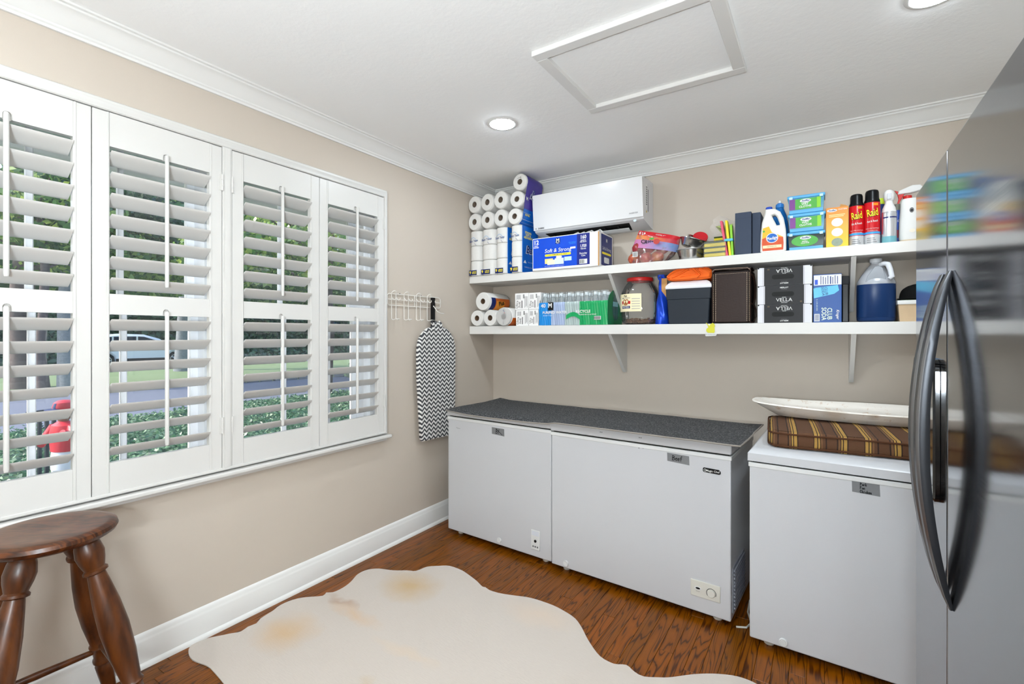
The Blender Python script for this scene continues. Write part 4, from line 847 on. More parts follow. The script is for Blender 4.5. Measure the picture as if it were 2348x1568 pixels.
MILK = M('milky_plastic', '#E4E3DE', .4, var=.03); handle_bottle(t, .128, .262, .062, MILK, M('cap_blue', '#1D48B5', .35))
lab_ = ob('label_orange', MB().slab([(-.052, .012), (.050, .012), (.052, .05), (.050, .082), (-.015, .095), (-.054, .080), (-.055, .05)], [], .0006, plane='xz', c=-.0006), M('label_flame', '#D1501F', .4, var=.25, vs=30), t)
ob('label_yellow', MB().slab([(-.054, .078), (-.02, .095), (.052, .082), (.030, .095), (-.006, .115), (-.02, .148), (-.050, .140)], [], .0005, plane='xz', c=-.0004), M('label_sun', '#F0B52A', .4), t)
ovalplate('badge_white', -.004, .082, .030, .028, WHITEP, lab_, y=-.001); ovalplate('badge_blue', -.004, .082, .026, .024, BATH, lab_, y=-.0016); text('Pledge', .0165, WHITEP, lab_, (-.004, -.0024, .080), rot=8, bold=.04, sx=.9)
plate('cream_banner', -.050, .042, .026, .042, M('banner_cream', '#F3DDB0', .5), lab_, y=-.001); text('ORANGE OIL', .006, M('banner_ink', '#8a3a1a', .5), lab_, (-.006, -.0016, .034)); ovalplate('green_mark', -.045, .122, .006, .006, GREENP, t, y=-.001)
t = thing('cleaner_bottle', 'blue bottle with a white tip behind the white cleaner bottle', 'bottle', (2.150, -.215, US))
ob('bottle_body', MB().lathe([(.040, 0), (.046, .01), (.047, .12), (.044, .18), (.036, .225), (.022, .262), (.020, .272)], (0, .04, 0), 28, sx=1, sy=.7), M('bottle_blue', '#1C6FB8', .25), t)
ob('cap', MB().lathe([(.021, .272), (.022, .277), (.021, .292), (.012, .300)], (0, .04, 0), 20), M('cap_sky', '#2D7CC6', .3), t); ob('spout', MB().lathe([(.007, .299), (.007, .31), (.004, .316), (0, .317)], (0, .04, 0), 14, cap1=False), WHITEP, t)
# ------------------------------------------------------------------ wipes tubs
TUB = M('tub_blue', '#5AA8D8', .25); TUBD = M('tub_dark', '#22332f', .3)
for k, lab in enumerate(('bottom wipes tub of the stack of three, dark sided', 'middle wipes tub of the stack of three', 'top wipes tub of the stack of three')):
    t = thing('wipes_tub', lab+', with a green label', 'wipes tub', (2.282+.002*(k % 2), -.303, US+.1005*k), group='stacked wipes tubs')
    ob('tub', MB().rings([[(sx_*(w_), y_, z_) for sx_, y_ in ((-1, .0+o_), (1, .0+o_), (1, .125-o_), (-1, .125-o_))] for w_, o_, z_ in ((.076, .006, 0), (.078, .004, .004), (.083, .001, .082))]), TUBD if k == 0 else M('tub_teal', '#3C88A8', .3), t)
    ob('base_band', MB().box(-.0785, .0785, .0025, .122, .001, .020, bev=.003), TUB, t)
    ob('lid', MB().box(-.088, .088, -.004, .129, .082, .099, bev=.005, seg=3), TUB, t)
    for s2 in (-1, 1): ob('latch', MB().box(s2*.070-.008, s2*.070+.008, -.007, -.003, .078, .092, bev=.002), M('latch_clear', '#BFE0F2', .2), t)
    lb = ob('label', MB().slab([(-.074, .022), (.066, .022), (.068, .078), (-.074, .078)] if k else oval(-.006, .050, .062, .030, 24), [], .0006, plane='xz', c=-.0004), GREENP, t)
    if k: plate('purple_corner', -.077, -.050, .022, .079, M('tub_purple', '#7A3F8C', .35), lb, y=-.0008); plate('lime_edge', .050, .068, .022, .079, M('tub_lime', '#86C832', .35), lb, y=-.0008)
    ovalplate('logo_oval', -.002, .066, .026, .010, WHITEP, lb, y=-.001); text('Swiffer', .0095, LOGO, lb, (-.002, -.0022, .066), shear=.25, bold=.03)
    text('WET\nCLOTHS' if k else 'REFILL\nCLOTHS', .0105 if k else .007, WHITEP, lb, (-.004, -.001, .042), bold=.04, lead=.9, rot=2)
# ------------------------------------------------------------------ duster box
def orange_yellow():
    g = G('duster_print'); v, s = g.xyz(); g.set(Base_Color=g.ramp(g.math('MULTIPLY', s[2], 5.0), [(.1, '#F2C21E'), (.55, '#F2A83A'), (.95, '#E98A2B')]), Roughness=.4); return g.m
t = thing('duster_box', 'orange to yellow duster refill box with three round pictures', 'box', (2.422, -.300, US))
ob('carton', MB().box(-.049, .049, 0, .10, 0, .212, bev=.0015, seg=1), orange_yellow(), t); ob('flap', MB().prism([(.010, .212), (.049, .212), (.040, .224), (.016, .232)], .03, .032, 'xz'), CARD, t, smooth=False); ob('flap', MB().prism([(-.03, .212), (-.006, .212), (-.008, .217), (-.028, .217)], .04, .042, 'xz'), CARD, t, smooth=False)
ovalplate('logo_oval', -.022, .196, .022, .008, WHITEP, t, y=-.0002); text('Swiffer', .0085, LOGO, t, (-.022, -.0009, .196), shear=.25, bold=.03); text('DUSTERS', .0065, WHITEP, t, (.024, -.0004, .199), bold=.02)
for k in range(2): plate('text_line', -.036, .034-.006*k, .170-.008*k, .1735-.008*k, M('pale_yellow', '#F8E2A6', .5), t, y=-.0002)
for k, m_ in enumerate(('#8e9a88', '#E6E3DC', '#F1F0EC')): ovalplate('round_picture', 0, .028+.052*k, .025, .022, M('pic'+m_, m_, .5, var=.3 if k == 0 else .05, vs=60), t, y=-.0002)
# ------------------------------------------------------------------ insecticide cans
for x, rad, H_, lab in ((2.506, .0325, .272, 'red insect spray can next to the duster box'), (2.571, .0345, .284, 'red insect spray can next to the silver spray bottle')):
    t = thing('insecticide_can', lab, 'spray can', (x, -.300+rad, US), group='red insect spray cans'); y0 = 0
    def lat(nm, pr_, m_): return ob(nm, MB().lathe(pr_, n=32), m_, t)
    lat('can_base', [(rad*.95, 0), (rad, .003), (rad, .052)], M('can_grey', '#C9CACC', .3, .2)); lat('can_body', [(rad, .052), (rad, H_*.755), (rad*.95, H_*.77)], M('can_red', '#C4161F', .25, var=.08, vs=10))
    ob('cap', MB().lathe([(rad*.97, H_*.765), (rad*.98, H_*.80), (rad*.86, H_*.835), (rad*.84, H_*.95), (rad*.74, H_*.985), (rad*.5, H_), (0, H_)], n=28, cap1=False), BLACKP, t)
    cpatch('blue_band', rad, -75, 75, .055, .066, SKYB, t); text('Raid', .037, INK, t, (0, -rad, H_*.567), rot=8, wrap=rad, bold=.07, sx=.54, th=.0004); text('Raid', .037, YEL, t, (0, -rad, H_*.57), rot=8, wrap=rad, bold=.02, sx=.54, th=.0011)
    text('Ant & Roach', .0105, WHITEP, t, (0, -rad-.0006, H_*.42), rot=4, wrap=rad, bold=.02, sx=.62); text('KILLS ON CONTACT', .0045, WHITEP, t, (0, -rad-.0006, H_*.29), wrap=rad); text('FRAGRANCE FREE', .004, WHITEP, t, (0, -rad-.0006, H_*.25), wrap=rad)
    cpatch('orange_flash', rad, 5, 42, H_*.70, H_*.745, ORNG, t)
    for k in range(3): cpatch('text_line', rad, -40, 30-8*k, .012+.010*k, .015+.010*k, GREYT, t)
# ------------------------------------------------------------------ silver spray bottle, trigger bottles, air freshener
t = thing('spray_bottle', 'silver and white fine-mist spray bottle right of the insect spray', 'spray bottle', (2.640, -.268, US))
ob('bottle_body', MB().lathe([(.028, 0), (.0305, .004), (.031, .03), (.031, .150), (.029, .165), (.024, .172)], n=28), M('silver_label', '#C9CCD0', .22, .55), t)
ob('neck', MB().lathe([(.030, .160), (.027, .180), (.017, .205), (.0155, .215), (.021, .222), (.0235, .245), (.021, .262), (.012, .272), (0, .273)], n=26, cap1=False), WHITEP, t)
ob('nozzle', MB().box(-.010, .008, -.0255, -.018, .222, .252, bev=.002), M('nozzle_grey', '#C4C6CA', .4), t); cpatch('teal_base', .0306, -80, 80, .003, .036, M('teal_glass', '#6FA9B3', .2), t); cpatch('blue_stripe', .0308, -78, -10, .128, .134, NAVY, t); cpatch('blue_stripe', .0308, 0, 70, .128, .134, NAVY, t); cpatch('red_edge', .0308, -80, -55, .05, .16, M('rose_print', '#B8505C', .4), t)
t = thing('trigger_bottle', 'white bottle with red trigger behind the air freshener', 'spray bottle', (2.722, -.215, US))
ob('bottle_body', MB().lathe([(.040, 0), (.043, .008), (.043, .12), (.030, .18), (.015, .215), (.014, .245)], (.0, .03, 0), 26, sx=1, sy=.65), M('bottle_bluewhite', '#23459A', .35, var=.3, vs=20), t)
ob('collar', MB().lathe([(.018, .228), (.0185, .25), (.015, .252)], (0, .03, 0), 20), M('trigger_red', '#C92A26', .35), t)
ob('sprayer_head', MB().slab([(-.040, .262), (-.036, .280), (.02, .302), (.050, .300), (.062, .284), (.05, .270), (.01, .262)], [], .024, ins=.004, plane='xz', c=.03), WHITEP, t)
ob('trigger', MB().slab([(-.040, .280), (-.030, .268), (-.012, .262), (-.018, .25), (-.030, .226), (-.036, .206), (-.043, .208), (-.036, .24), (-.040, .262), (-.052, .285)], [], .012, ins=.002, plane='xz', c=.03), M('trigger_red', '#C92A26', .35), t)
t = thing('cleaner_bottle', 'slim lime-topped bottle half hidden behind the insect spray cans', 'bottle', (2.612, -.205, US)); ob('bottle_body', MB().lathe([(.026, 0), (.027, .006), (.027, .20), (.018, .225)], (0, .03, 0), 22), M('bottle_navy', '#22397E', .4, var=.2), t); ob('cap', MB().lathe([(.018, .222), (.019, .226), (.017, .255), (0, .256)], (0, .03, 0), 18, cap1=False), M('lime_cap', '#C8DE3A', .4), t)
t = thing('cleaner_bottle', 'squat bottle with blue and red label left of the air freshener', 'bottle', (2.678, -.232, US)); ob('bottle_body', MB().lathe([(.022, 0), (.023, .005), (.023, .15), (.014, .178)], (0, .03, 0), 22), M('label_bluered', '#2A4FA6', .4, var=.2, vs=30), t); ob('cap', MB().lathe([(.013, .176), (.014, .18), (.013, .21), (0, .211)], (0, .03, 0), 16, cap1=False), M('cap_smoke', '#77776a', .5), t); cpatch('red_print', .0231, -40, 40, .035, .075, M('label_crimson', '#8d2434', .4), t, c=(0, .03)); text('NO', .014, WHITEP, t, (0, .0065, .12), wrap=.0231)
t = thing('air_freshener', 'white automatic air freshener dispenser beside the refrigerator edge', 'air freshener', (2.722, -.300, US))
ob('shell', MB().lathe([(.040, .012), (.043, .02), (.0415, .10), (.037, .17), (.035, .205), (.030, .217), (0, .219)], (0, .04, 0), 30, sx=1, sy=.85, p=2.6, cap1=False), WHITEP, t); ob('foot_ring', MB().lathe([(.041, 0), (.042, .012)], (0, .04, 0), 30, sx=1, sy=.85, p=2.6), M('base_tan', '#C9B79C', .5), t)
ob('spray_port', MB().lathe([(.0085, -.003), (.0095, 0), (.0095, .006)], (.004, .006, .156), 18, sx=.9, sy=1.3, axis='y'), GREYT, t); ob('port_hole', MB().lathe([(.005, -.004), (.005, 0)], (.004, .0055, .154), 12, axis='y'), BLACKP, t); ovalplate('button', .006, .054, .012, .009, M('button_ivory', '#E3DCCB', .4), t, y=.0035)
# ------------------------------------------------------------------ lower shelf: paper towels, cartons, water
KRF = M('towel_print', '#C8601E', .4, var=.15, vs=20)
def towel(x, z, r, lab, printed=0, yf=-.335, L=.28):
    t = thing('paper_towel_roll', lab, 'paper towels', (x, yf, z-r), group='paper towel rolls on the lower shelf')
    o = ob('roll', MB().lathe([(.0215, .0), (.0225, -.002), (r*.93, -.0015), (r, .006), (r, L-.006), (r*.95, L)], (0, 0, r), 36, axis='y', cap0=False), PAPER, t)
    ob('core', MB().lathe([(.0212, .001), (.0212, .06)], (0, 0, r), 20, axis='y', cap0=False), M('towel_core', '#7a5f48', .9), o)
    if printed:
        def band(a0, a1, y0, y1, m, nm, dr=.0008):
            mb = MB(); n = 14; P = lambda a, y, d: ((r+d)*math.cos(R(a)), y, r+(r+d)*math.sin(R(a)))
            mb.rings([[P(a0+(a1-a0)*k/n, y0, 0) for k in range(n+1)], [P(a0+(a1-a0)*k/n, y0, dr) for k in range(n+1)], [P(a0+(a1-a0)*k/n, y1, dr) for k in range(n+1)], [P(a0+(a1-a0)*k/n, y1, 0) for k in range(n+1)]], False, False, False); return ob(nm, mb, m, t)
        if printed == 1:
            band(-60, 22, .045, .27, KRF, 'wrapper_print'); band(-60, 24, .02, .075, NAVY, 'navy_print', .0012); b_ = band(-60, 4, .085, .20, M('towel_orange', '#E6932E', .4), 'orange_print', .0014)
            text('Plus', .034, INK, t, (r+.0022, .15, r-.012), 'R', rot=12, bold=.04)
        else:
            band(-75, -8, .02, .25, KRF, 'wrapper_print'); ob('end_film', MB().lathe([(.0, -.004), (.03, -.0038), (r*.96, -.0025), (r*1.005, .006)], (0, 0, r), 32, axis='y', cap0=False, cap1=False), clear_film('end_film', '#F4F2F0', .35, .12), t)
            for k, (a, b, h_, s_, m_, ro) in enumerate(((.004, .042, .010, 'Km', LOGO, -40), (.010, .028, .007, 'Au', REDP, -40), (0, -.045, .008, 'Selec', GREYT, 85))): text(s_, h_, m_, t, (a, -.005, r+b), rot=ro)
    return t
towel(.080, LS+.063, .0628, 'bare paper towel roll at the left end of the lower shelf')
towel(.2065, LS+.063, .0628, 'bare paper towel roll between the corner roll and the wrapped one')
towel(.343, LS+.0705, .070, 'film-wrapped paper towel roll with printed end, beside the white cartons', 2, -.350, .27)
towel(.140, LS+.193, .0715, 'large printed paper towel roll lying on top of the two bare rolls', 1, -.338)
CW_ = M('carton_white', '#EAE8E6', .55, var=.03)
for x0, x1, z0, z1, lab in ((.4285, .538, 0, .1185, 'bottom left white printed carton of the four beside the towels'), (.5415, .622, 0, .1185, 'bottom right white printed carton, next to the blue water wrap'), (.420, .5375, .1195, .243, 'top left white printed carton of the four beside the towels'), (.5405, .640, .1195, .242, 'top right white printed carton, above the blue water wrap')):
    w_ = x1-x0; t = thing('tissue_carton', lab, 'carton', ((x0+x1)/2, -.312, LS+z0), group='white printed cartons on the lower shelf'); h_ = z1-z0; h2 = w_/2
    ob('box', MB().box(-h2, h2, 0, .20, 0, h_, bev=.0015, seg=1), CW_, t); k = min(1, w_/.115)
    text('Ultra\nSoft', .020*k, INK, t, (-h2*.5, -.0003, h_*.30), rot=84, shear=.2, lead=.8); plate('bar_mark', h2*.0, h2*.10, h_*.10, h_*.55, INK, t, y=-.0003)
    for j in range(5): plate('text_line', -h2*.75+j*h2*.13, -h2*.70+j*h2*.13, h_*(.62+.02*(j % 2)), h_*.90, GREYT, t, y=-.0003)
    for j in range(3): plate('code_bar', h2*(.22+.07*j), h2*(.26+.07*j), h_*.68, h_*.92, INK, t, y=-.0003)
    for j in range(4): plate('text_line', h2*(.45+.12*j), h2*(.49+.12*j), h_*(.12+.05*(j % 3)), h_*.80, GREYT, t, y=-.0003)
# shrink-wrapped water
PETB = clear_film('pet_bottle', '#D8EEF4', .16, .05); CAPW = M('bottle_cap_white', '#E8EEF0', .4)
t = thing('water_bottle_pack', 'shrink-wrapped case of water bottles in blue and green film', 'water bottles', (.632, -.322, LS))
bp = [(.026, .001), (.0305, .004), (.031, .02), (.029, .05), (.031, .075), (.029, .10), (.031, .125), (.030, .150), (.022, .182), (.0135, .205), (.0125, .218)]
bm_ = cm_ = None
for r_ in range(4):
    for c_ in range(8):
        if r_ > 1 and c_ < 6: continue
        X, Yb = .034+.0655*c_, .034+.0655*r_
        if bm_ is None: o = ob('bottle', MB().lathe(bp, n=18), PETB, t, (X, Yb, 0)); bm_ = o.data; q = ob('cap', MB().lathe([(.0145, .208), (.0148, .21), (.0148, .226), (.013, .228)], n=16), CAPW, o); cm_ = q.data
        else: o = ob('bottle', bm_, PETB, t, (X, Yb, 0)); ob('cap', cm_, CAPW, o)
def wrap_film(u0, u1, mat, nm, z0=.0, z1=1.0, off=.0):
    """film hugging the bottles along the front; u in bottle pitches"""
    def fn(u, v):
        a = u0+(u1-u0)*u; zf = z0+(z1-z0)*v; z = .002+.232*zf
        sc = .0018+.0045*abs(math.sin(math.pi*a)); push = (0 if zf < .66 else (zf-.66)*.075)
        return (.0015+.0655*a, .0015-sc*(1 if zf < .7 else .5)+push-off+.0015*math.sin(a*23+zf*9), z+(.004*abs(math.sin(math.pi*a)) if zf > .95 else 0))
    return ob(nm, MB().sheet(int((u1-u0)*14)+4, 14, fn, (0, .0008, 0)), mat, t)
def tfilm(name, col, op): return clear_film(name, col, op, .14)
wrap_film(0, 1.55, tfilm('film_blue', '#1E8FE0', .86), 'film', 0, .70); wrap_film(1.55, 3.2, tfilm('film_lilac', '#B9CBEE', .62), 'film', 0, .70); wrap_film(3.2, 4.9, tfilm('film_pale', '#CFE2DF', .50), 'film', 0, .70)
wrap_film(4.9, 8, tfilm('film_green', '#1AA862', .82), 'film', 0, .70); wrap_film(0, 8, tfilm('film_top', '#DDEBF0', .10), 'film', .70, 1.0)
def swoosh(u, v):
    a = 3.4+1.9*u; zc = .055+.028*math.sin(u*math.pi*.95); return (.0015+.0655*a, -.0075-.003*abs(math.sin(math.pi*a)), zc+(v-.5)*.030-.03*u*u)
ob('swoosh', MB().sheet(24, 3, swoosh, (0, .0006, 0)), M('swoosh_green', '#159A58', .3), t)
# green right end with a rounded bottle window
we = .5262
hole = oval(.145, .115, .062, .085, 22); endp = [(.004, .003), (.268, .003), (.272, .03), (.27, .17), (.235, .215), (.18, .238), (.09, .236), (.03, .20), (.002, .15)]
ob('end_film', MB().slab(endp, [hole], .002, plane='yz', c=we), tfilm('film_endgreen', '#0F7A4A', .9), t)
wf = ob('end_window', MB().slab(oval(.145, .115, .063, .086, 22), [], .0006, plane='yz', c=we-.002), tfilm('film_teal', '#2B8C8C', .45), t)
ob('bottle_label', MB().box(we-.0008, we+.0002, .100, .190, .128, .160), M('bottle_label_mat', '#8FC3CC', .35), t, smooth=False)
text('40', .026, WHITEP, t, (.040, -.0075, .140), bold=.03); lg = plate('maker_logo', .078, .122, .108, .165, INK, t, y=-.0075); text('M', .030, WHITEP, lg, (.100, -.0085, .140), bold=.05)
text('PURIFIED WATER', .0175, WHITEP, t, (.132, -.0085, .091), rot=0, bold=.04); text('40 BOTTLES', .010, M('film_text_pale', '#BFE2F6', .4), t, (.075, -.0085, .070), shear=.3)
text('RECYCLE', .0185, WHITEP, t, (.352, -.0085, .093), bold=.03); text('PLEASE RECYCLE WRAP', .0085, WHITEP, t, (.385, -.0085, .072)); bc = plate('barcode', .433, .482, .036, .060, WHITEP, t, y=-.0085)
for k in range(9): plate('bar', .436+.005*k, .4385+.005*k, .039, .057, INK, bc, y=-.0088)
# ------------------------------------------------------------------ pretzel jar, pouch, cooler, tote, leather case
t = thing('pretzel_jar', 'big clear plastic pretzel jar with a red lid and cream label', 'jar', (1.335, -.195, LS))
JAR = clear_film('jar_clear', '#F2F2EC', .05, .05)
ob('jar_body', MB().lathe([(0, .003), (.085, .002), (.104, .010), (.112, .028), (.109, .045), (.113, .060), (.116, .075), (.116, .205), (.112, .222), (.098, .250), (.084, .272), (.078, .280), (.078, .297)], n=44, p=2.5, cap0=False, cap1=False), JAR, t)
ob('lid', MB().lathe([(.080, .286), (.085, .288), (.0865, .302), (.084, .310), (.076, .312), (.07, .309), (0, .309)], n=44, cap0=False, cap1=False), M('lid_red', '#C2211F', .3), t)
lb = cpatch('label', .1275, -62, 22, .085, .200, M('label_cream', '#EFE3BC', .5, var=.04), t)
JB = .1282
def jt(s, h, m, a, z, **k): 
    o = text(s, h, m, lb, (0, 0, 0), wrap=JB, **k); o.rotation_euler = (0, 0, R(a)); o.location = (JB*math.sin(0), 0, z); o.location = (0, 0, z)
    # wrapped lettering is built around (0, JB); recentre it on the jar axis
    for v in o.data.vertices: v.co.y -= JB
    return o
jt('Pub', .013, INK, -28, .186, bold=.04); jt('MINI TWISTS', .009, NAVY, -27, .172)
for dx, sc in ((0, 1),):
    ring = lambda cx_, cz_, rx, rz: [(cx_+rx*math.cos(R(a)), cz_+rz*math.sin(R(a))) for a in range(0, 361, 24)]
    pm = MB(); br_ = M('pretzel_brown', '#9A5A22', .6)
    for L_ in (ring(-.011, .004, .011, .013), ring(.011, .004, .011, .013), [(-.018, -.004), (-.012, -.016), (.0, -.018), (.012, -.016), (.018, -.004)], [(-.008, -.016), (.006, -.002)], [(.008, -.016), (-.006, -.002)]):
        for i in range(len(L_)-1):
            a = Vector(L_[i]); b = Vector(L_[i+1]); d_ = (b-a).normalized(); n_ = Vector((-d_.y, d_.x))*.0026; e_ = d_*.0012
            pm.add([(JB*math.sin((p.x)/JB), -(JB+.0006)*math.cos(p.x/JB), p.y) for p in (a-e_-n_, b+e_-n_, b+e_+n_, a-e_+n_)], [(0, 1, 2, 3)])
    o = ob('pretzel_picture', pm, br_, lb, (0, 0, .146), (0, 0, R(-27)), smooth=False)
for a0, a1 in ((-44, -38), (-18, -10)): cpatch('red_flag', JB-.0004, a0, a1, .134, .154, REDP, lb)
cpatch('navy_ribbon', JB-.0004, -43, -11, .105, .122, NAVY, lb); jt('PRETZELS', .0095, WHITEP, -27, .1135, bold=.03)
for k in range(5): cpatch('fine_print', JB-.0004, -6, 18, .10+.016*k, .106+.016*k, M('print_grey', '#B9B4A4', .6), lb)
pb = MB(); rng = random.Random(11)
for k in range(260):
    a = rng.uniform(0, 6.28); rr_ = .098*math.sqrt(rng.random()); z = rng.uniform(.010, .038+.006*math.sin(a*3)); s_ = rng.uniform(.005, .009)
    m_ = Matrix.Translation((rr_*math.cos(a), rr_*math.sin(a), z)) @ Matrix.Rotation(rng.uniform(0, 6), 4, 'Z') @ Matrix.Rotation(rng.uniform(-1, 1), 4, 'X')
    pb.box(-s_, s_, -s_*.45, s_*.45, -s_*.4, s_*.4, mtx=m_)
ob('pretzel_pieces', pb, M('pretzel_bits', '#7A5232', .8, var=.35, vs=90), t, kind='stuff', smooth=False)
t = thing('snack_pouch', 'shiny blue snack pouch folded at the top, between jar and cooler', 'snack bag', (1.492, -.300, LS))
def pouch(u, v):
    z = .320*v; hw_ = .041*(1-.50*v**1.6)+.012*(1 if v > .88 else 0)*0; cx_ = .006*v+.002; bul = math.sin(math.pi*min(1, u))**.6*(1-v)**.7*.045
    fold = .006*math.sin(u*9+v*13)*(1-v*.5); return (cx_+(u*2-1)*hw_*(1+.06*math.sin(v*17))+(-.012 if v > .9 else 0), .05-bul+fold+.02*v, z)
FOIL = M('foil_blue', '#1C48C8', .22, .35, var=.25, vs=18)
ob('front_panel', MB().sheet(18, 26, pouch, (0, .001, 0)), FOIL, t); ob('back_panel', MB().sheet(12, 20, lambda u, v: (lambda p: (p[0], .10-(p[1]-.05)*.5-.03*v, p[2]))(pouch(u, v)), (0, .001, 0)), FOIL, t)
ob('top_seal', MB().sheet(12, 6, lambda u, v: (-.030+.062*u, .066-.004*math.sin(u*6), .318-.028*v*(.6+u*.6)), (0, .002, 0)), M('foil_navy', '#141F4A', .3, .3), t)
ob('tan_panel', MB().sheet(8, 14, lambda u, v: (.006+.036*u-.006*v, .055-.012*math.sin(math.pi*v), .150+.145*v), (0, .001, 0)), M('pouch_tan', '#B98A52', .5, var=.3, vs=40), t)
t = thing('cooler', 'dark grey hard cooler with a white lid under the orange tote', 'cooler', (1.668, -.300, LS))
ob('body', MB().rings([[(sx_*w_, y_, z_) for sx_, y_ in ((-1, o_), (-.96, o_-.004), (.96, o_-.004), (1, o_), (1, .20-o_), (-1, .20-o_))] for w_, o_, z_ in ((.112, .012, .0), (.117, .006, .006), (.126, .0, .150), (.128, 0, .152), (.130, -.003, .154), (.133, -.004, .218))]), M('cooler_grey', '#262C34', .5, var=.06, vs=14), t, ang=20)
ob('lid', MB().rings([[(sx_*w_, y_, z_) for sx_, y_ in ((-1, o_), (1, o_), (1, .204-o_), (-1, .204-o_))] for w_, o_, z_ in ((.134, -.004, .218), (.136, -.006, .226), (.134, -.004, .238), (.122, .012, .254), (.104, .03, .266))]), M('cooler_white', '#E2E2E6', .4), t, ang=20)
def fold(u, v): pass
OR = M('tote_orange', '#F26A1B', .75, var=.08, vs=10, bump=.3, bs=30)
t = thing('tote_bag', 'folded bright orange tote bag lying on the cooler', 'tote bag', (1.668, -.295, LS+.268))
def roll_sheet(path, y0, y1, th, wob):
    mb = MB(); n = len(path); rng2 = random.Random(wob)
    def fn(u, v):
        f = v*(n-1); i = min(int(f), n-2); g_ = f-i; a = path[i]; b = path[i+1]; x = a[0]+(b[0]-a[0])*g_; z = a[1]+(b[1]-a[1])*g_
        y = y0+(y1-y0)*u; return (x+.004*math.sin(u*5+v*9), y, max(.001, z+.003*math.sin(u*7+v*5)))
    return mb.sheet(10, (n-1)*4, fn, (0, 0, .003))
ob('folded_body', MB().slab([(-.136, .024), (-.126, .044), (-.095, .066), (-.055, .084), (.0, .092), (.06, .088), (.105, .078), (.130, .056), (.136, .028), (.126, .006), (.06, .001), (-.02, .0005), (-.09, .002), (-.125, .008)], [], .185, ins=.014, plane='xz', c=.096), OR, t)
def fold_ridge(pts, r, y): return ob('fold', MB().tube([(a, y+.004*math.sin(i*1.3), b) for i, (a, b) in enumerate(pts)], [r*.5]+[r]*(len(pts)-2)+[r*.5], 8, ry=r*.8), OR, t)
fold_ridge([(-.118, .018), (-.126, .030), (-.105, .048), (-.06, .068), (-.01, .080), (.02, .076), (.012, .060)], .008, .002)
fold_ridge([(-.100, .022), (-.055, .040), (-.012, .062), (.004, .066)], .007, .001); fold_ridge([(.02, .074), (.045, .052), (.066, .030), (.05, .014), (.0, .010), (-.06, .010), (-.11, .014)], .0085, .001); fold_ridge([(-.05, .026), (.0, .032), (.045, .034)], .006, .002); fold_ridge([(.06, .070), (.10, .058), (.128, .040)], .007, .004)
ob('strap', roll_sheet([(.055, .060), (.068, .078), (.092, .094), (.108, .092), (.100, .074), (.082, .062)], -.010, .018, .003, 3), OR, t); ob('strap', roll_sheet([(.02, .078), (.045, .062), (.070, .040), (.080, .030)], -.009, .014, .003, 4), OR, t)
t = thing('leather_case', 'dark brown stitched leather carrying case standing upright', 'leather case', (1.912, -.312, LS))
LEA = M('leather_brown', '#2A1A14', .42, var=.18, vs=9, bump=.25, bs=90); STI = M('stitching', '#B8A48C', .8); LEA2 = M('leather_dark', '#160d0a', .5, var=.15)
ob('case_body', MB().box(-.101, .101, .004, .215, .004, .312, bev=.012, seg=4), LEA2, t); ob('front_panel', MB().box(-.092, .090, -.002, .008, .008, .298, bev=.003), LEA, t)
for xs_ in (-.101, .099): ob('edge_welt', MB().tube([(xs_, .003, .006), (xs_, .001, .15), (xs_, .003, .306)], .0048, 8), LEA, t)
for xs_ in (-.096, -.084, .083, .095):
    st_ = MB()
    for k in range(26): st_.box(xs_-.0010, xs_+.0010, -.0036, -.0018, .014+k*.0108, .021+k*.0108)
    ob('stitch_row', st_, STI, t, smooth=False)
st_ = MB()
for k in range(20): st_.box(-.084+k*.0085, -.079+k*.0085, -.0034, -.0018, .290, .2914)
ob('stitch_row', st_, STI, t, smooth=False)
ob('top_flap', MB().sheet(14, 6, lambda u, v: (-.104+.208*u, -.002+.16*v, .312+.008*math.sin(math.pi*v)+.003*math.sin(u*7)), (0, 0, .004)), LEA, t); ob('piping', MB().tube([(-.104, -.002, .306), (-.09, -.004, .318), (0, -.003, .320), (.085, -.003, .318), (.100, -.003, .306)], .004, 8), M('leather_worn', '#6b5a4e', .6), t)
ob('side_strap', MB().tube([(.101, .03, .28), (.112, .06, .27), (.116, .09, .22), (.112, .11, .15), (.104, .12, .12)], .006, 8), LEA, t)
ob('side_strap', MB().tube([(.101, .03, .115), (.112, .05, .108), (.121, .07, .08), (.121, .075, .04), (.112, .06, .012), (.102, .03, .004)], .0045, 8), LEA, t)
# luggage tag hanging from the case over the shelf edge
t = thing('luggage_tag', 'yellow and white tag hanging over the lower shelf edge from the leather case', 'tag', (1.803, -.334, 1.372))
ob('yellow_map', MB().slab([(-.026, .062), (-.020, .058), (-.012, .038), (-.022, .030), (-.024, .016), (-.014, .006), (.020, .005), (.024, .012), (.022, .040), (.026, .044), (.020, .060), (.012, .064), (.006, .060), (-.002, .056), (-.006, .046), (-.015, .058), (-.024, .066)], [], .0016, plane='xz', c=-.001), M('tag_yellow', '#CFCB2E', .4), t)
ob('white_banner', MB().slab([(-.026, -.014), (.030, -.012), (.034, -.004), (.031, .004), (-.024, .003), (-.028, -.006)], [], .0016, plane='xz', c=-.0026), WHITEP, t); text('IN AUGUSTA', .0065, GREYT, t, (.002, -.0036, -.005), rot=1)
ob('cord', MB().tube([(.006, -.001, .060), (.008, .004, .066), (.006, .018, .068)], .0012, 6), INK, t)
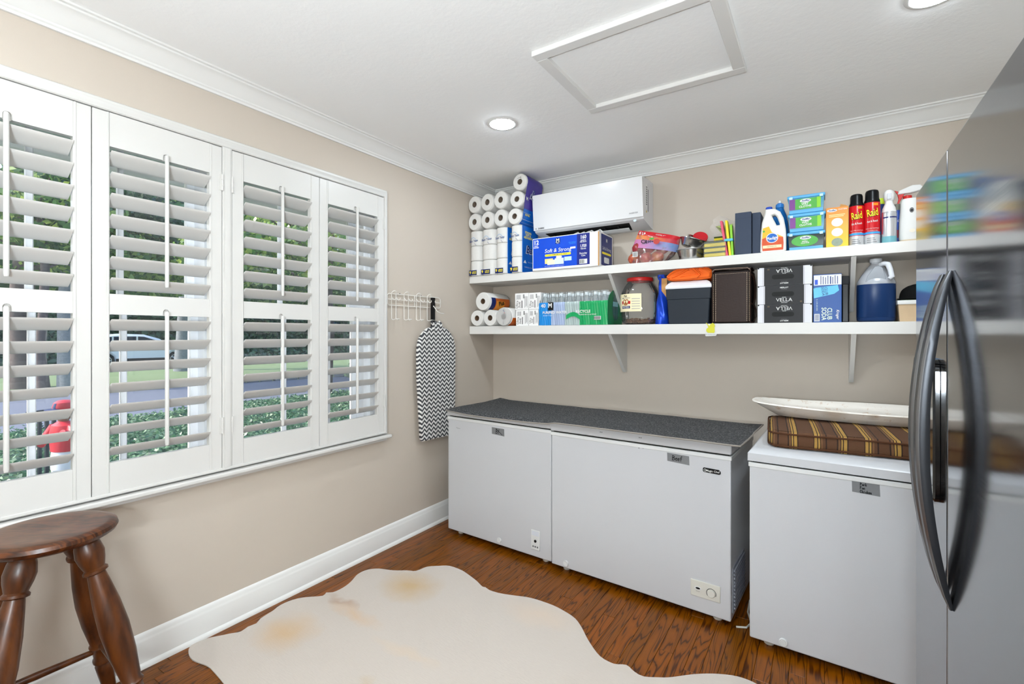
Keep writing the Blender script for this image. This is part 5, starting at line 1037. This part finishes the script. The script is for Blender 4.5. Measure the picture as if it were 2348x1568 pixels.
# ------------------------------------------------------------------ wine cartons, soda, black box, jug, bin, cap
WB = M('wine_black', '#242426', .45, var=.1, vs=9); WBW = M('wine_white', '#D9D9DE', .5, var=.03)
for k, lab in enumerate(('bottom black wine carton of the stack of three, lettering upside down', 'middle black wine carton of the stack of three, lettering upright', 'top black wine carton of the stack of three, lettering upside down')):
    t = thing('wine_carton', lab, 'carton', (2.180, -.312, LS+.1037*k), group='black and white wine cartons'); up = k == 1
    ob('carton', MB().box(-.131, .131, 0, .20, .0005, .1032, bev=.0015, seg=1), WBW, t); xo = .004 if up else 0
    f = plate('black_panel', -.098+xo, .090+xo, .0005, .1032, WB, t, y=-.0002)
    for xx in (-.103+xo, .094+xo): plate('pinstripe', xx, xx+.0012, .0005, .1032, M('pin_mauve', '#7a6a78', .5), t, y=-.0003)
    ro = 0 if up else 180; zc = .052; s2 = 1 if up else -1
    sl_ = MB().slab([(-.047+.013*math.cos(R(a)), zc+.004*s2+.013*math.sin(R(a))) for a in range(90, 271, 30)]+[(.035+.013*math.cos(R(a)), zc+.004*s2+.013*math.sin(R(a))) for a in range(-90, 91, 30)], [], .0008, plane='xz', c=-.0006)
    ob('hand_hole', sl_, M('hole_dark', '#040404' if k != 1 else '#3a3a3e', .5), f)
    text('VELLA', .019, WHITEP, f, (0, -.0009, zc-.029*s2), rot=ro, bold=.0, sx=1.05); text('PETER', .0048, WHITEP, f, (0, -.0009, zc-.015*s2), rot=ro); text('VINEYARDS', .0042, WHITEP, f, (0, -.0009, zc-.0435*s2), rot=ro, bold=.01)
    text('MERLOT', .0075, WHITEP, f, (0, -.0009, zc+.039*s2), rot=ro, bold=.03); text('CALIFORNIA', .0035, GREYT, f, (0, -.0009, zc+.030*s2), rot=ro); text('11', .008, M('wine_gold', '#B79458', .5), f, (.078*s2+.002, -.0009, zc-.040*s2), rot=ro)
    for cx_, cz_ in ((-.128, .100), (.128, .100)): ob('corner_notch', MB().lathe([(.004, -.0006), (.004, 0)], (cx_-.002*(1 if cx_ > 0 else -1), 0, cz_), 10, axis='y'), INK, t)
SB = M('soda_blue', '#1C4E96', .4, var=.12, vs=9)
t = thing('soda_carton', 'blue club soda carton standing on end beside the wine cartons', 'carton', (2.3785, -.308, LS))
ob('carton', MB().box(-.063, .063, 0, .125, 0, .256, bev=.002, seg=2), SB, t); wp = plate('nutrition_panel', -.060, .062, .198, .252, WHITEP, t, y=-.0002)
for j in range(8): plate('text_line', -.030+.0105*j, -.027+.0105*j+(.002 if j == 4 else 0), .203, .247-.004*(j % 3), LOGO, wp, y=-.0004)
plate('blue_tab', -.056, -.042, .202, .228, BLUEP, wp, y=-.0004)
ca = ob('can_picture', MB().slab([(-.060, .130), (.030, .150), (.052, .168), (.046, .196), (-.050, .186), (-.062, .182)], [], .0006, plane='xz', c=-.0004), M('can_sky', '#4FB4DC', .3, var=.15, vs=30), t); text('CLUB\nSODA', .012, LOGO, ca, (-.012, -.0009, .166), rot=-83, bold=.02, lead=.85)
text('CLUB\nSODA', .0215, M('mint_print', '#DDEFD8', .5), t, (-.003, -.0006, .046), rot=-90, bold=.02, sx=.82, lead=.82); text('Kroger', .012, WHITEP, t, (.046, -.0006, .042), rot=-90, shear=.3, bold=.03); text('8 - 12 FL OZ CANS', .0052, M('mint_print', '#DDEFD8', .5), t, (-.046, -.0006, .093), rot=-90)
bc = plate('barcode', -.058, -.034, .006, .046, WHITEP, t, y=-.0002)
for k in range(9): plate('bar', -.055, -.037, .009+.0039*k, .0105+.0039*k+(.0008 if k % 2 else 0), LOGO, bc, y=-.0004)
t = thing('storage_box', 'black box half hidden behind the blue soda carton', 'box', (2.4595, -.250, LS)); ob('case', MB().box(-.0165, .0165, 0, .20, 0, .245, bev=.006, seg=2), BLACKP, t); ob('lid', MB().box(-.0172, .0172, -.002, .202, .200, .247, bev=.004), M('black_soft', '#19191b', .5), t)
t = thing('jug', 'gallon plastic jug two thirds full of dark blue liquid', 'jug', (2.590, -.222, LS))
JP = [(0, .002), (.070, .002), (.079, .008), (.082, .020), (.0805, .022), (.082, .024), (.082, .178), (.0825, .200), (.079, .212), (.062, .245), (.040, .280), (.025, .298), (.0215, .302), (.0215, .310), (.0245, .311), (.0245, .325), (.021, .327)]
JG = clear_film('jug_milky', '#D5D9E0', .58, .2)
ob('shell', MB().lathe([(.082, .1935)]+JP[7:], n=40, p=2.5, cap0=False, cap1=False), JG, t); ob('filled_body', MB().lathe(JP[:6]+[(.082, .1934), (.078, .1936), (0, .1936)], n=40, p=2.5, cap0=False, cap1=False), M('blue_liquid', '#1A345F', .3), t)
ob('cap', MB().lathe([(.0262, .309), (.0265, .311), (.0265, .327), (.024, .329), (0, .329)], n=28, cap0=False, cap1=False), M('jug_cap', '#C9CBD0', .4), t)
hp = [Vector(p) for p in ((.016, -.045, .292), (.030, -.060, .296), (.044, -.070, .290), (.052, -.078, .262), (.058, -.084, .225), (.046, -.086, .215))]
ob('handle', MB().tube(hp, [.012, .013, .013, .012, .012, .010], 12), M('jug_handle', '#D3D6DC', .35), t)
ob('recess', MB().slab([(-.048, .205), (.030, .205), (.036, .215), (.022, .275), (.006, .285), (-.010, .282), (-.040, .235)], [], .006, ins=.002, plane='xz', c=-.071), clear_film('jug_recess', '#B9C0CA', .45, .15), t)
t = thing('storage_bin', 'beige storage bin with a white lid beside the blue jug', 'bin', (2.790, -.295, LS))
ob('bin', MB().rings([[(sx_*w_, y_, z_) for sx_, y_ in ((-1, o_), (1, o_), (1, .24-o_), (-1, .24-o_))] for w_, o_, z_ in ((.108, .008, 0), (.110, .006, .004), (.116, 0, .088))]), M('bin_beige', '#CDB391', .6, var=.08, vs=30), t); ob('lid', MB().box(-.120, .120, -.006, .246, .085, .106, bev=.004), WHITEP, t)
t = thing('cap', 'black cap with a green stripe lying on the storage bin', 'cap', (2.792, -.190, LS+.107))
def capd(u, v):
    a = 2*math.pi*u; h_ = .085*math.cos(v*math.pi/2)**.8; r_ = .10*math.sin(v*math.pi/2)**.75; return (r_*math.cos(a)*1.05, r_*math.sin(a)*.85, h_+.006*math.sin(a*5+v*7)*v+.002)
KB = M('cap_black', '#0c0d0d', .9, var=.3, vs=40); ob('crown', MB().sheet(28, 10, capd), KB, t); ob('green_stripe', MB().tube([(.08*math.cos(R(a)), .069*math.sin(R(a))-.004, .040+.006*math.sin(R(a*3))) for a in range(190, 330, 14)], .0045, 6), M('cap_green', '#0E6A52', .8), t); ob('trim_band', MB().tube([(.106*math.cos(R(a)), .087*math.sin(R(a)), .007) for a in range(180, 361, 12)], .005, 6), M('cap_trim', '#8FA07A', .8, var=.4, vs=60), t)
ob('brim', MB().sheet(14, 6, lambda u, v: (.11*math.cos(R(190+120*u))*(1+.5*v*math.sin(math.pi*u)), .09*math.sin(R(190+120*u))*(1+.35*v*math.sin(math.pi*u)), .004+.003*v), (0, 0, .003)), KB, t)
# ------------------------------------------------------------------ outside: ground, drive, planting, car, statue
GZ = -.30
def ground_mat(name, a, b, sc, bump=.4):
    g = G(name); v, _ = g.xyz(); n = g.noise(v, sc, 5, .65); n2 = g.noise(v, .5, 3); g.set(Base_Color=g.mix(n2, g.ramp(n, [(.3, a), (.7, b)]), g.ramp(n, [(.3, b), (.7, a)])), Roughness=.95); g.bump(n, bump, .05); return g.m
struct('ground', MB().box(-80, -.15, -40, 60, GZ-.3, GZ), ground_mat('lawn', '#4f6a48', '#86986f', 9), label='shaded green lawn outside the window')
def strip(name, pts, z, m, lab): 
    o = ob(name, MB().prism(pts, GZ-.05, z, 'xy'), m, smooth=False); o['kind'] = 'structure'; o['label'] = lab; return o
ASP = ground_mat('asphalt', '#565d6e', '#727a8c', 30, .2)
strip('driveway', [(-9.0, -6), (-9.2, .4), (-9.6, 3.0), (-8.6, 8), (-6.5, 16), (-10.5, 18), (-13.5, 8.2), (-14.6, 3.6), (-15.5, .6), (-17.5, -2), (-18, -6)], GZ+.012, ASP, 'grey asphalt drive curving past the window')
strip('road', [(-34, -14), (-31.5, 0), (-30, 14), (-26, 40), (-20, 40), (-24.5, 14), (-26, 6), (-27.5, -14)], GZ+.012, ASP, 'grey road where the white car is parked')
# stone edging along the far side of the drive
ST = M('edging_stone', '#8a8d92', .9, var=.3, vs=6); rng = random.Random(2); te = thing('stone_edging', 'row of rough grey edging stones along the drive', 'stone edging', (-14.6, 3.6, GZ))
P = [(-15.3, 1.2), (-14.6, 3.6), (-13.5, 8.2), (-12.4, 11.8)]
for (a, b), (c, d) in zip(P[:-1], P[1:]):
    L = math.hypot(c-a, d-b); n = int(L/.42)
    for k in range(n):
        f = k/n; q = MB().box(-.10, .10, -.19, .19, 0, rng.uniform(.12, .2), bev=.04); ob('stone', q, ST, te, (a+(c-a)*f+14.6-.1, b+(d-b)*f-3.6, 0), (0, 0, rng.uniform(-.3, .3)+math.atan2(-(c-a), d-b)))
def leaf_mat(name, cols, sc=3.0, tr=.35):
    g = G(name); v, _ = g.xyz(); ge = g.n('ShaderNodeNewGeometry'); f = g.math('ADD', g.math('MULTIPLY', ge.outputs['Random Per Island'], .6), g.math('MULTIPLY', g.noise(v, sc, 2), .4))
    c = g.ramp(f, [(.15, cols[0]), (.45, cols[1]), (.8, cols[2])]); g.t.nodes.remove(g.b)
    d = g.n('ShaderNodeBsdfDiffuse', {'Color': c}); t_ = g.n('ShaderNodeBsdfTranslucent', {'Color': c}); gl = g.n('ShaderNodeBsdfGlossy', {'Roughness': .4}); m1 = g.n('ShaderNodeMixShader', {0: tr, 1: d, 2: t_}); m2 = g.n('ShaderNodeMixShader', {0: .06, 1: m1, 2: gl}); g.t.links.new(m2.outputs[0], g.o.inputs[0]); return g.m
LEAF = leaf_mat('tree_leaves', ('#2f5a2c', '#5c8a3e', '#a9bf5e')); LEAFD = leaf_mat('dark_leaves', ('#16382c', '#2f5f42', '#5d8a5c')); IVY = leaf_mat('ivy_leaves', ('#1f4a38', '#3f7350', '#8fae86'))
def leaves(mb, rng, fn, n, s0, s1):
    for _ in range(n):
        c, nrm = fn(rng); s = rng.uniform(s0, s1); d = Vector((rng.gauss(0, 1), rng.gauss(0, 1), rng.gauss(0, 1)))
        n_ = (nrm+d*.6).normalized(); x = n_.orthogonal().normalized(); x.rotate(Matrix.Rotation(rng.uniform(0, 6.28), 3, n_)); y = n_.cross(x)
        mb.v += [tuple(c-x*s), tuple(c+y*s*.55), tuple(c+x*s), tuple(c-y*s*.55)]; o = len(mb.v)-4; mb.f.append((o, o+1, o+2, o+3)); mb.mi.append(0)
def quick(name, mb, mat, parent, kind=None, loc=(0, 0, 0)):
    me = bpy.data.meshes.new(name); me.from_pydata(mb.v, [], mb.f); me.materials.append(mat); o = bpy.data.objects.new(name, me); COL.objects.link(o); o.location = loc
    if parent: o.parent = parent
    if kind: o['kind'] = kind
    return o
BARK = M('bark', '#6a5f5c', .95, var=.4, vs=14, bump=.8, bs=20); BARK2 = M('bark_grey', '#83888f', .95, var=.35, vs=16, bump=.8, bs=24)
def tree(lab, loc, tr, h, lean, blobs, seed, mat, bark, nl, s0=.10, s1=.22):
    rng = random.Random(seed); t = thing('tree', lab, 'tree', (loc[0], loc[1], GZ), group='trees outside the window')
    mb = MB(); pts = [(lean*h*(k/6)**1.3, .06*math.sin(k*1.7+seed), h*k/6) for k in range(7)]; mb.tube(pts, [tr*1.45, tr*1.05, tr, tr*.92, tr*.8, tr*.6, tr*.3], 12)
    for k in range(5):
        a = rng.uniform(0, 6.28); z = h*(.5+.1*k); p = Vector((lean*z, 0, z)); e = p+Vector((math.cos(a), math.sin(a), .5))*rng.uniform(1.2, 2.6); mb.tube([p, p.lerp(e, .5)+Vector((0, 0, .15)), e], [tr*.4, tr*.25, tr*.08], 7)
    ob('trunk', mb, bark, t)
    lf = MB()
    def fn(r): 
        b = r.choice(blobs); d = Vector((r.gauss(0, 1), r.gauss(0, 1), r.gauss(0, 1))).normalized(); q = r.random()**.35; return Vector((b[0]+d.x*b[3]*q, b[1]+d.y*b[3]*q, b[2]+d.z*b[4]*q)), d
    leaves(lf, rng, fn, nl, s0, s1); quick('foliage', lf, mat, t, 'stuff'); return t
tree('leaning dark tree trunk nearest the drive, seen through the left shutter', (-18.4, .85), .30, 7.0, .04, [(0, 0, 5.0, 2.4, 1.6), (1.5, 1.5, 4.4, 1.8, 1.2), (1.0, 3.5, 4.2, 1.6, 1.2)], 1, LEAF, BARK, 5200, .07, .15)
tree('grey tree trunk behind the garden statue', (-17.6, 1.75), .26, 8, .0, [(0, 0, 6.2, 2.8, 1.8), (.5, 2.5, 5.5, 2.2, 1.4)], 2, LEAFD, BARK2, 4500, .08, .18)
tree('slim brown tree trunk beside the grey one', (-16.1, .80), .11, 7, -.03, [(0, 0, 5.2, 2.0, 1.4)], 3, LEAF, BARK, 2500, .07, .15)
tree('tall grey tree trunk in front of the white car', (-22.0, 6.8), .25, 10, .01, [(1.0, 0, 6.6, 3.6, 2.0), (3, 4, 6.0, 3.0, 1.8)], 4, LEAF, BARK2, 6500, .10, .22)
tree('leafy tree whose branches fill the upper shutter openings', (-9.5, 5.2), .16, 5.5, .05, [(0, 0, 4.2, 2.2, 1.2), (-.6, -2.0, 3.7, 1.5, .8), (1.5, 2.5, 3.9, 2.0, 1.1)], 5, LEAF, BARK, 8500, .05, .11)
tree('shrubby tree at the right, seen through the third shutter', (-7.0, 6.6), .12, 4.0, .0, [(0, 0, 2.2, 1.9, 1.3), (.6, 2.2, 2.0, 1.9, 1.2), (1.0, 0.6, 3.3, 1.5, 1.0)], 6, LEAFD, BARK, 7000, .05, .11)
# hedge and wooded background
def bank(name, lab, p0, p1, h, dep, n, seed, mat, s0, s1, cat):
    t = thing(name, lab, cat, (p0[0], p0[1], GZ)); rng = random.Random(seed); d = Vector((p1[0]-p0[0], p1[1]-p0[1], 0)); L = d.length; u = d/L; nn = Vector((-u.y, u.x, 0))
    core = MB().sheet(40, 12, lambda a, b: tuple(u*(L*a)+nn*(dep*.55*math.sin(math.pi*b)*(1 if b < .5 else 1)+.5*noise.noise(Vector((a*L*.5, b*3, seed)))-dep*.5)+Vector((0, 0, h*.93*b+.4*noise.noise(Vector((a*L*.35, b*2, seed+4)))))))
    ob('mass', core, M('hedge_mass_'+name+str(seed), '#20452f' if mat == LEAFD else '#45683a', .95, var=.6, vs=3.5), t); lf = MB()
    def fn(r): a, b = r.random(), r.random(); q = u*(L*a)+nn*(dep*.55*math.sin(math.pi*b)-dep*.5+.5*noise.noise(Vector((a*L*.5, b*3, seed)))+r.uniform(-.35, .25))*1.0+Vector((0, 0, h*b*.97+.4*noise.noise(Vector((a*L*.35, b*2, seed+4))))); return q, (nn*-1+Vector((0, 0, .4))).normalized()
    leaves(lf, rng, fn, n, s0, s1); quick('foliage', lf, mat, t, 'stuff'); return t
bank('hedge', 'dark green hedge behind the parked white car', (-37, -12), (-30, 24), 3.2, 2.5, 15000, 21, LEAFD, .10, .22, 'hedge')
bank('tree_line', 'tall wooded tree line behind the hedge', (-46, -20), (-36, 40), 7.5, 5, 18000, 22, LEAF, .18, .42, 'trees')
bank('hedge', 'shrub border at the right of the drive', (-13.5, 9.5), (-4.0, 15), 2.6, 2.0, 9000, 23, LEAFD, .08, .18, 'hedge')
# ivy ground cover beneath the window
iv = MB(); rng = random.Random(9)
def ivf(r): 
    x = -r.uniform(1.2, 9.0); y = r.uniform(-2.6, 9); return Vector((x, y, GZ+.03+.10*r.random()+.05*noise.noise(Vector((x, y, 0))))), Vector((0, 0, 1))
leaves(iv, rng, ivf, 42000, .022, .05); o = quick('ivy_ground_cover', iv, IVY, None, 'stuff'); tag(o, 'dense ivy ground cover between the house and the drive', 'ivy')
struct('planting_bed', MB().prism([(-.2, -6), (-9.0, -6), (-9.2, .4), (-9.6, 3), (-8.6, 8), (-6.5, 16), (-.2, 16)], GZ-.02, GZ+.02, 'xy'), ground_mat('bed_soil', '#23402f', '#3d5f46', 14), label='dark planting bed under the ivy')
# eave with perforated soffit and gutter above the window outside
def soffit():
    g = G('perforated_soffit'); v, s = g.xyz(); a = g.math('PINGPONG', g.math('MULTIPLY', s[0], 30.0), .5); b = g.math('PINGPONG', g.math('MULTIPLY', s[1], 30.0), .5)
    dd_ = g.math('ADD', g.math('MULTIPLY', a, a), g.math('MULTIPLY', b, b)); pn = g.math('GREATER_THAN', g.math('FRACT', g.math('MULTIPLY', s[1], 2.2)), .5); dot = g.math('MULTIPLY', g.math('LESS_THAN', dd_, .035), pn)
    g.set(Base_Color=g.mix(dot, lin('#E4E6EA'), lin('#6f747c')), Roughness=.6); return g.m
struct('eave', MB().box(-.72, -.15, -5.5, 1.5, 2.275, 2.31), soffit(), label='white perforated roof soffit outside the window')
struct('gutter', MB().box(-.84, -.72, -5.5, 1.5, 2.215, 2.35, bev=.02), VINYL, label='white roof gutter outside the window')
struct('roof', MB().prism([(-.9, 2.35), (-.15, 2.75), (-.15, 2.35)], -5.5, 1.5, 'xz').box(-.15, RX+.2, RY-.3, .3, RZ+.121, RZ+.2), M('roof_grey', '#5a5a5c', .9), label='grey roof edge')
# white car
CARW = M('car_white', '#DfE6F0', .25, coat=.6); CARG = M('car_glass', '#1c2a3e', .08); TYRE = M('tyre', '#17181a', .8); RIM_ = M('alloy', '#c8ccd2', .3, .7)
t = thing('car', 'white sport utility car parked on the road beyond the drive', 'car', (-27.6, 7.05, GZ+.012), 76)
body = [(-2.35, .42), (-2.30, .80), (-2.22, .98), (-2.05, 1.45), (-1.75, 1.60), (-.9, 1.68), (.1, 1.64), (.75, 1.42), (1.25, 1.08), (2.05, .98), (2.30, .85), (2.38, .60), (2.34, .35), (1.85, .30), (1.80, .55), (1.62, .72), (1.30, .72), (1.12, .55), (1.07, .28), (-1.02, .28), (-1.07, .55), (-1.25, .72), (-1.57, .72), (-1.75, .55), (-1.80, .30), (-2.3, .32)]
ob('body', MB().slab(body, [], 1.82, ins=.10, plane='xz', c=0), CARW, t)
for sy in (-1, 1):
    for gl in ([(-1.95, 1.05), (-1.85, 1.42), (-1.55, 1.50), (-1.15, 1.52), (-1.15, 1.05)], [(-1.08, 1.05), (-1.08, 1.53), (-.2, 1.54), (-.2, 1.05)], [(-.13, 1.05), (-.13, 1.54), (.12, 1.52), (.62, 1.33), (.98, 1.05)]): ob('side_window', MB().slab(gl, [], .02, plane='xz', c=sy*.905), CARG, t, smooth=False)
    ob('sill_trim', MB().box(-1.0, 1.05, sy*.91-.02, sy*.91+.02, .28, .44, bev=.01), TYRE, t)
    for wx in (-1.41, 1.46):
        w_ = ob('wheel', MB().lathe([(.30, -.11), (.345, -.09), (.355, 0), (.345, .09), (.30, .11)], (wx, sy*.80, .355), 28, axis='y'), TYRE, t); y_ = sy*.915
        rm = MB().lathe([(.23, 0), (.255, .01), (.255, -.02), (.23, -.02)], (wx, y_, .355), 28, axis='y', cap0=False, cap1=False)
        for k in range(5): a = 2*math.pi*k/5; rm.tube([(wx, y_, .355), (wx+.235*math.cos(a), y_, .355+.235*math.sin(a))], [.05, .03], 6)
        ob('rim', rm, RIM_, w_)
    ob('mirror', MB().box(.62, .78, sy*.95-.08, sy*.95+.08, 1.02, 1.16, bev=.04), CARW, t); ob('headlight', MB().box(2.05, 2.30, sy*.74-.1, sy*.74+.1, .78, .90, bev=.03), RIM_, t)
# garden statue and iron railing near the window
t = thing('garden_statue', 'painted garden figure in a red jacket, white trousers and red and blue cap', 'statue', (-3.62, -1.86, GZ), 20)
sk = [(0, 0, .62, .085), (0, 0, .78, .095), (0, 0, .90, .055), (0, 0, .97, .07)]
ob('plinth', MB().box(-.16, .16, -.16, .16, 0, .12, bev=.01), M('plinth_navy', '#2a3550', .6), t)
for s_ in (-1, 1): ob('boot', MB().lathe([(.05, .12), (.05, .15), (.042, .2), (.045, .32)], (s_*.055, 0, 0), 14), M('boot_black', '#1a1d26', .4), t)
ob('trousers', MB().lathe([(.046, .32), (.06, .42)], (-.055, 0, 0), 14).lathe([(.046, .32), (.06, .42)], (.055, 0, 0), 14).lathe([(.11, .41), (.115, .50), (.10, .60)], (0, 0, 0), 18, sx=1, sy=.75), M('statue_white', '#D9DEEA', .5), t)
ob('jacket', MB().lathe([(.115, .58), (.12, .64), (.125, .74), (.11, .82), (.05, .855)], (0, 0, 0), 20, sx=1, sy=.72).tube([(-.11, 0, .80), (-.17, -.03, .70), (-.13, -.10, .64)], [.042, .038, .03], 10).tube([(.11, 0, .80), (.17, -.05, .74), (.19, -.14, .78)], [.042, .038, .03], 10), M('statue_red', '#C8283A', .4), t)
ob('head', MB().lathe([(.03, .84), (.045, .875), (.062, .91), (.066, .95), (.055, .99), (.03, 1.01), (0, 1.015)], (0, 0, 0), 18, cap1=False).lathe([(.004, 0), (.012, .01), (.004, .024)], (0, -.066, .925), 8), M('statue_skin', '#8a6a58', .6), t)
ob('cap_crown', MB().lathe([(.075, .965), (.082, .99), (.07, 1.03), (.04, 1.05), (0, 1.055)], n=20, cap0=True, cap1=False), M('cap_statue_red', '#C4303C', .4), t); ob('cap_panel', MB().lathe([(.083, .975), (.084, .99), (.073, 1.028)], n=20, sx=.6, sy=1.02, cap0=False, cap1=False), M('cap_statue_blue', '#2a3a6a', .4), t); ob('cap_peak', MB().box(-.05, .05, -.13, -.06, .965, .978, bev=.006), M('cap_statue_blue', '#2a3a6a', .4), t)
IRON = M('black_iron', '#1d2733', .45)
t = thing('iron_railing', 'black iron railing section beside the garden statue', 'railing', (-4.30, -1.84, GZ), 15)
for k in range(4): ob('baluster', MB().box(-.014+.0, .014, -.10+.06*k-.014, -.10+.06*k+.014, .04, .88, bev=.003), IRON, t)
ob('rail', MB().box(-.02, .02, -.14, .12, .86, .90, bev=.004), IRON, t); ob('rail', MB().box(-.02, .02, -.14, .12, .02, .06, bev=.004), IRON, t)
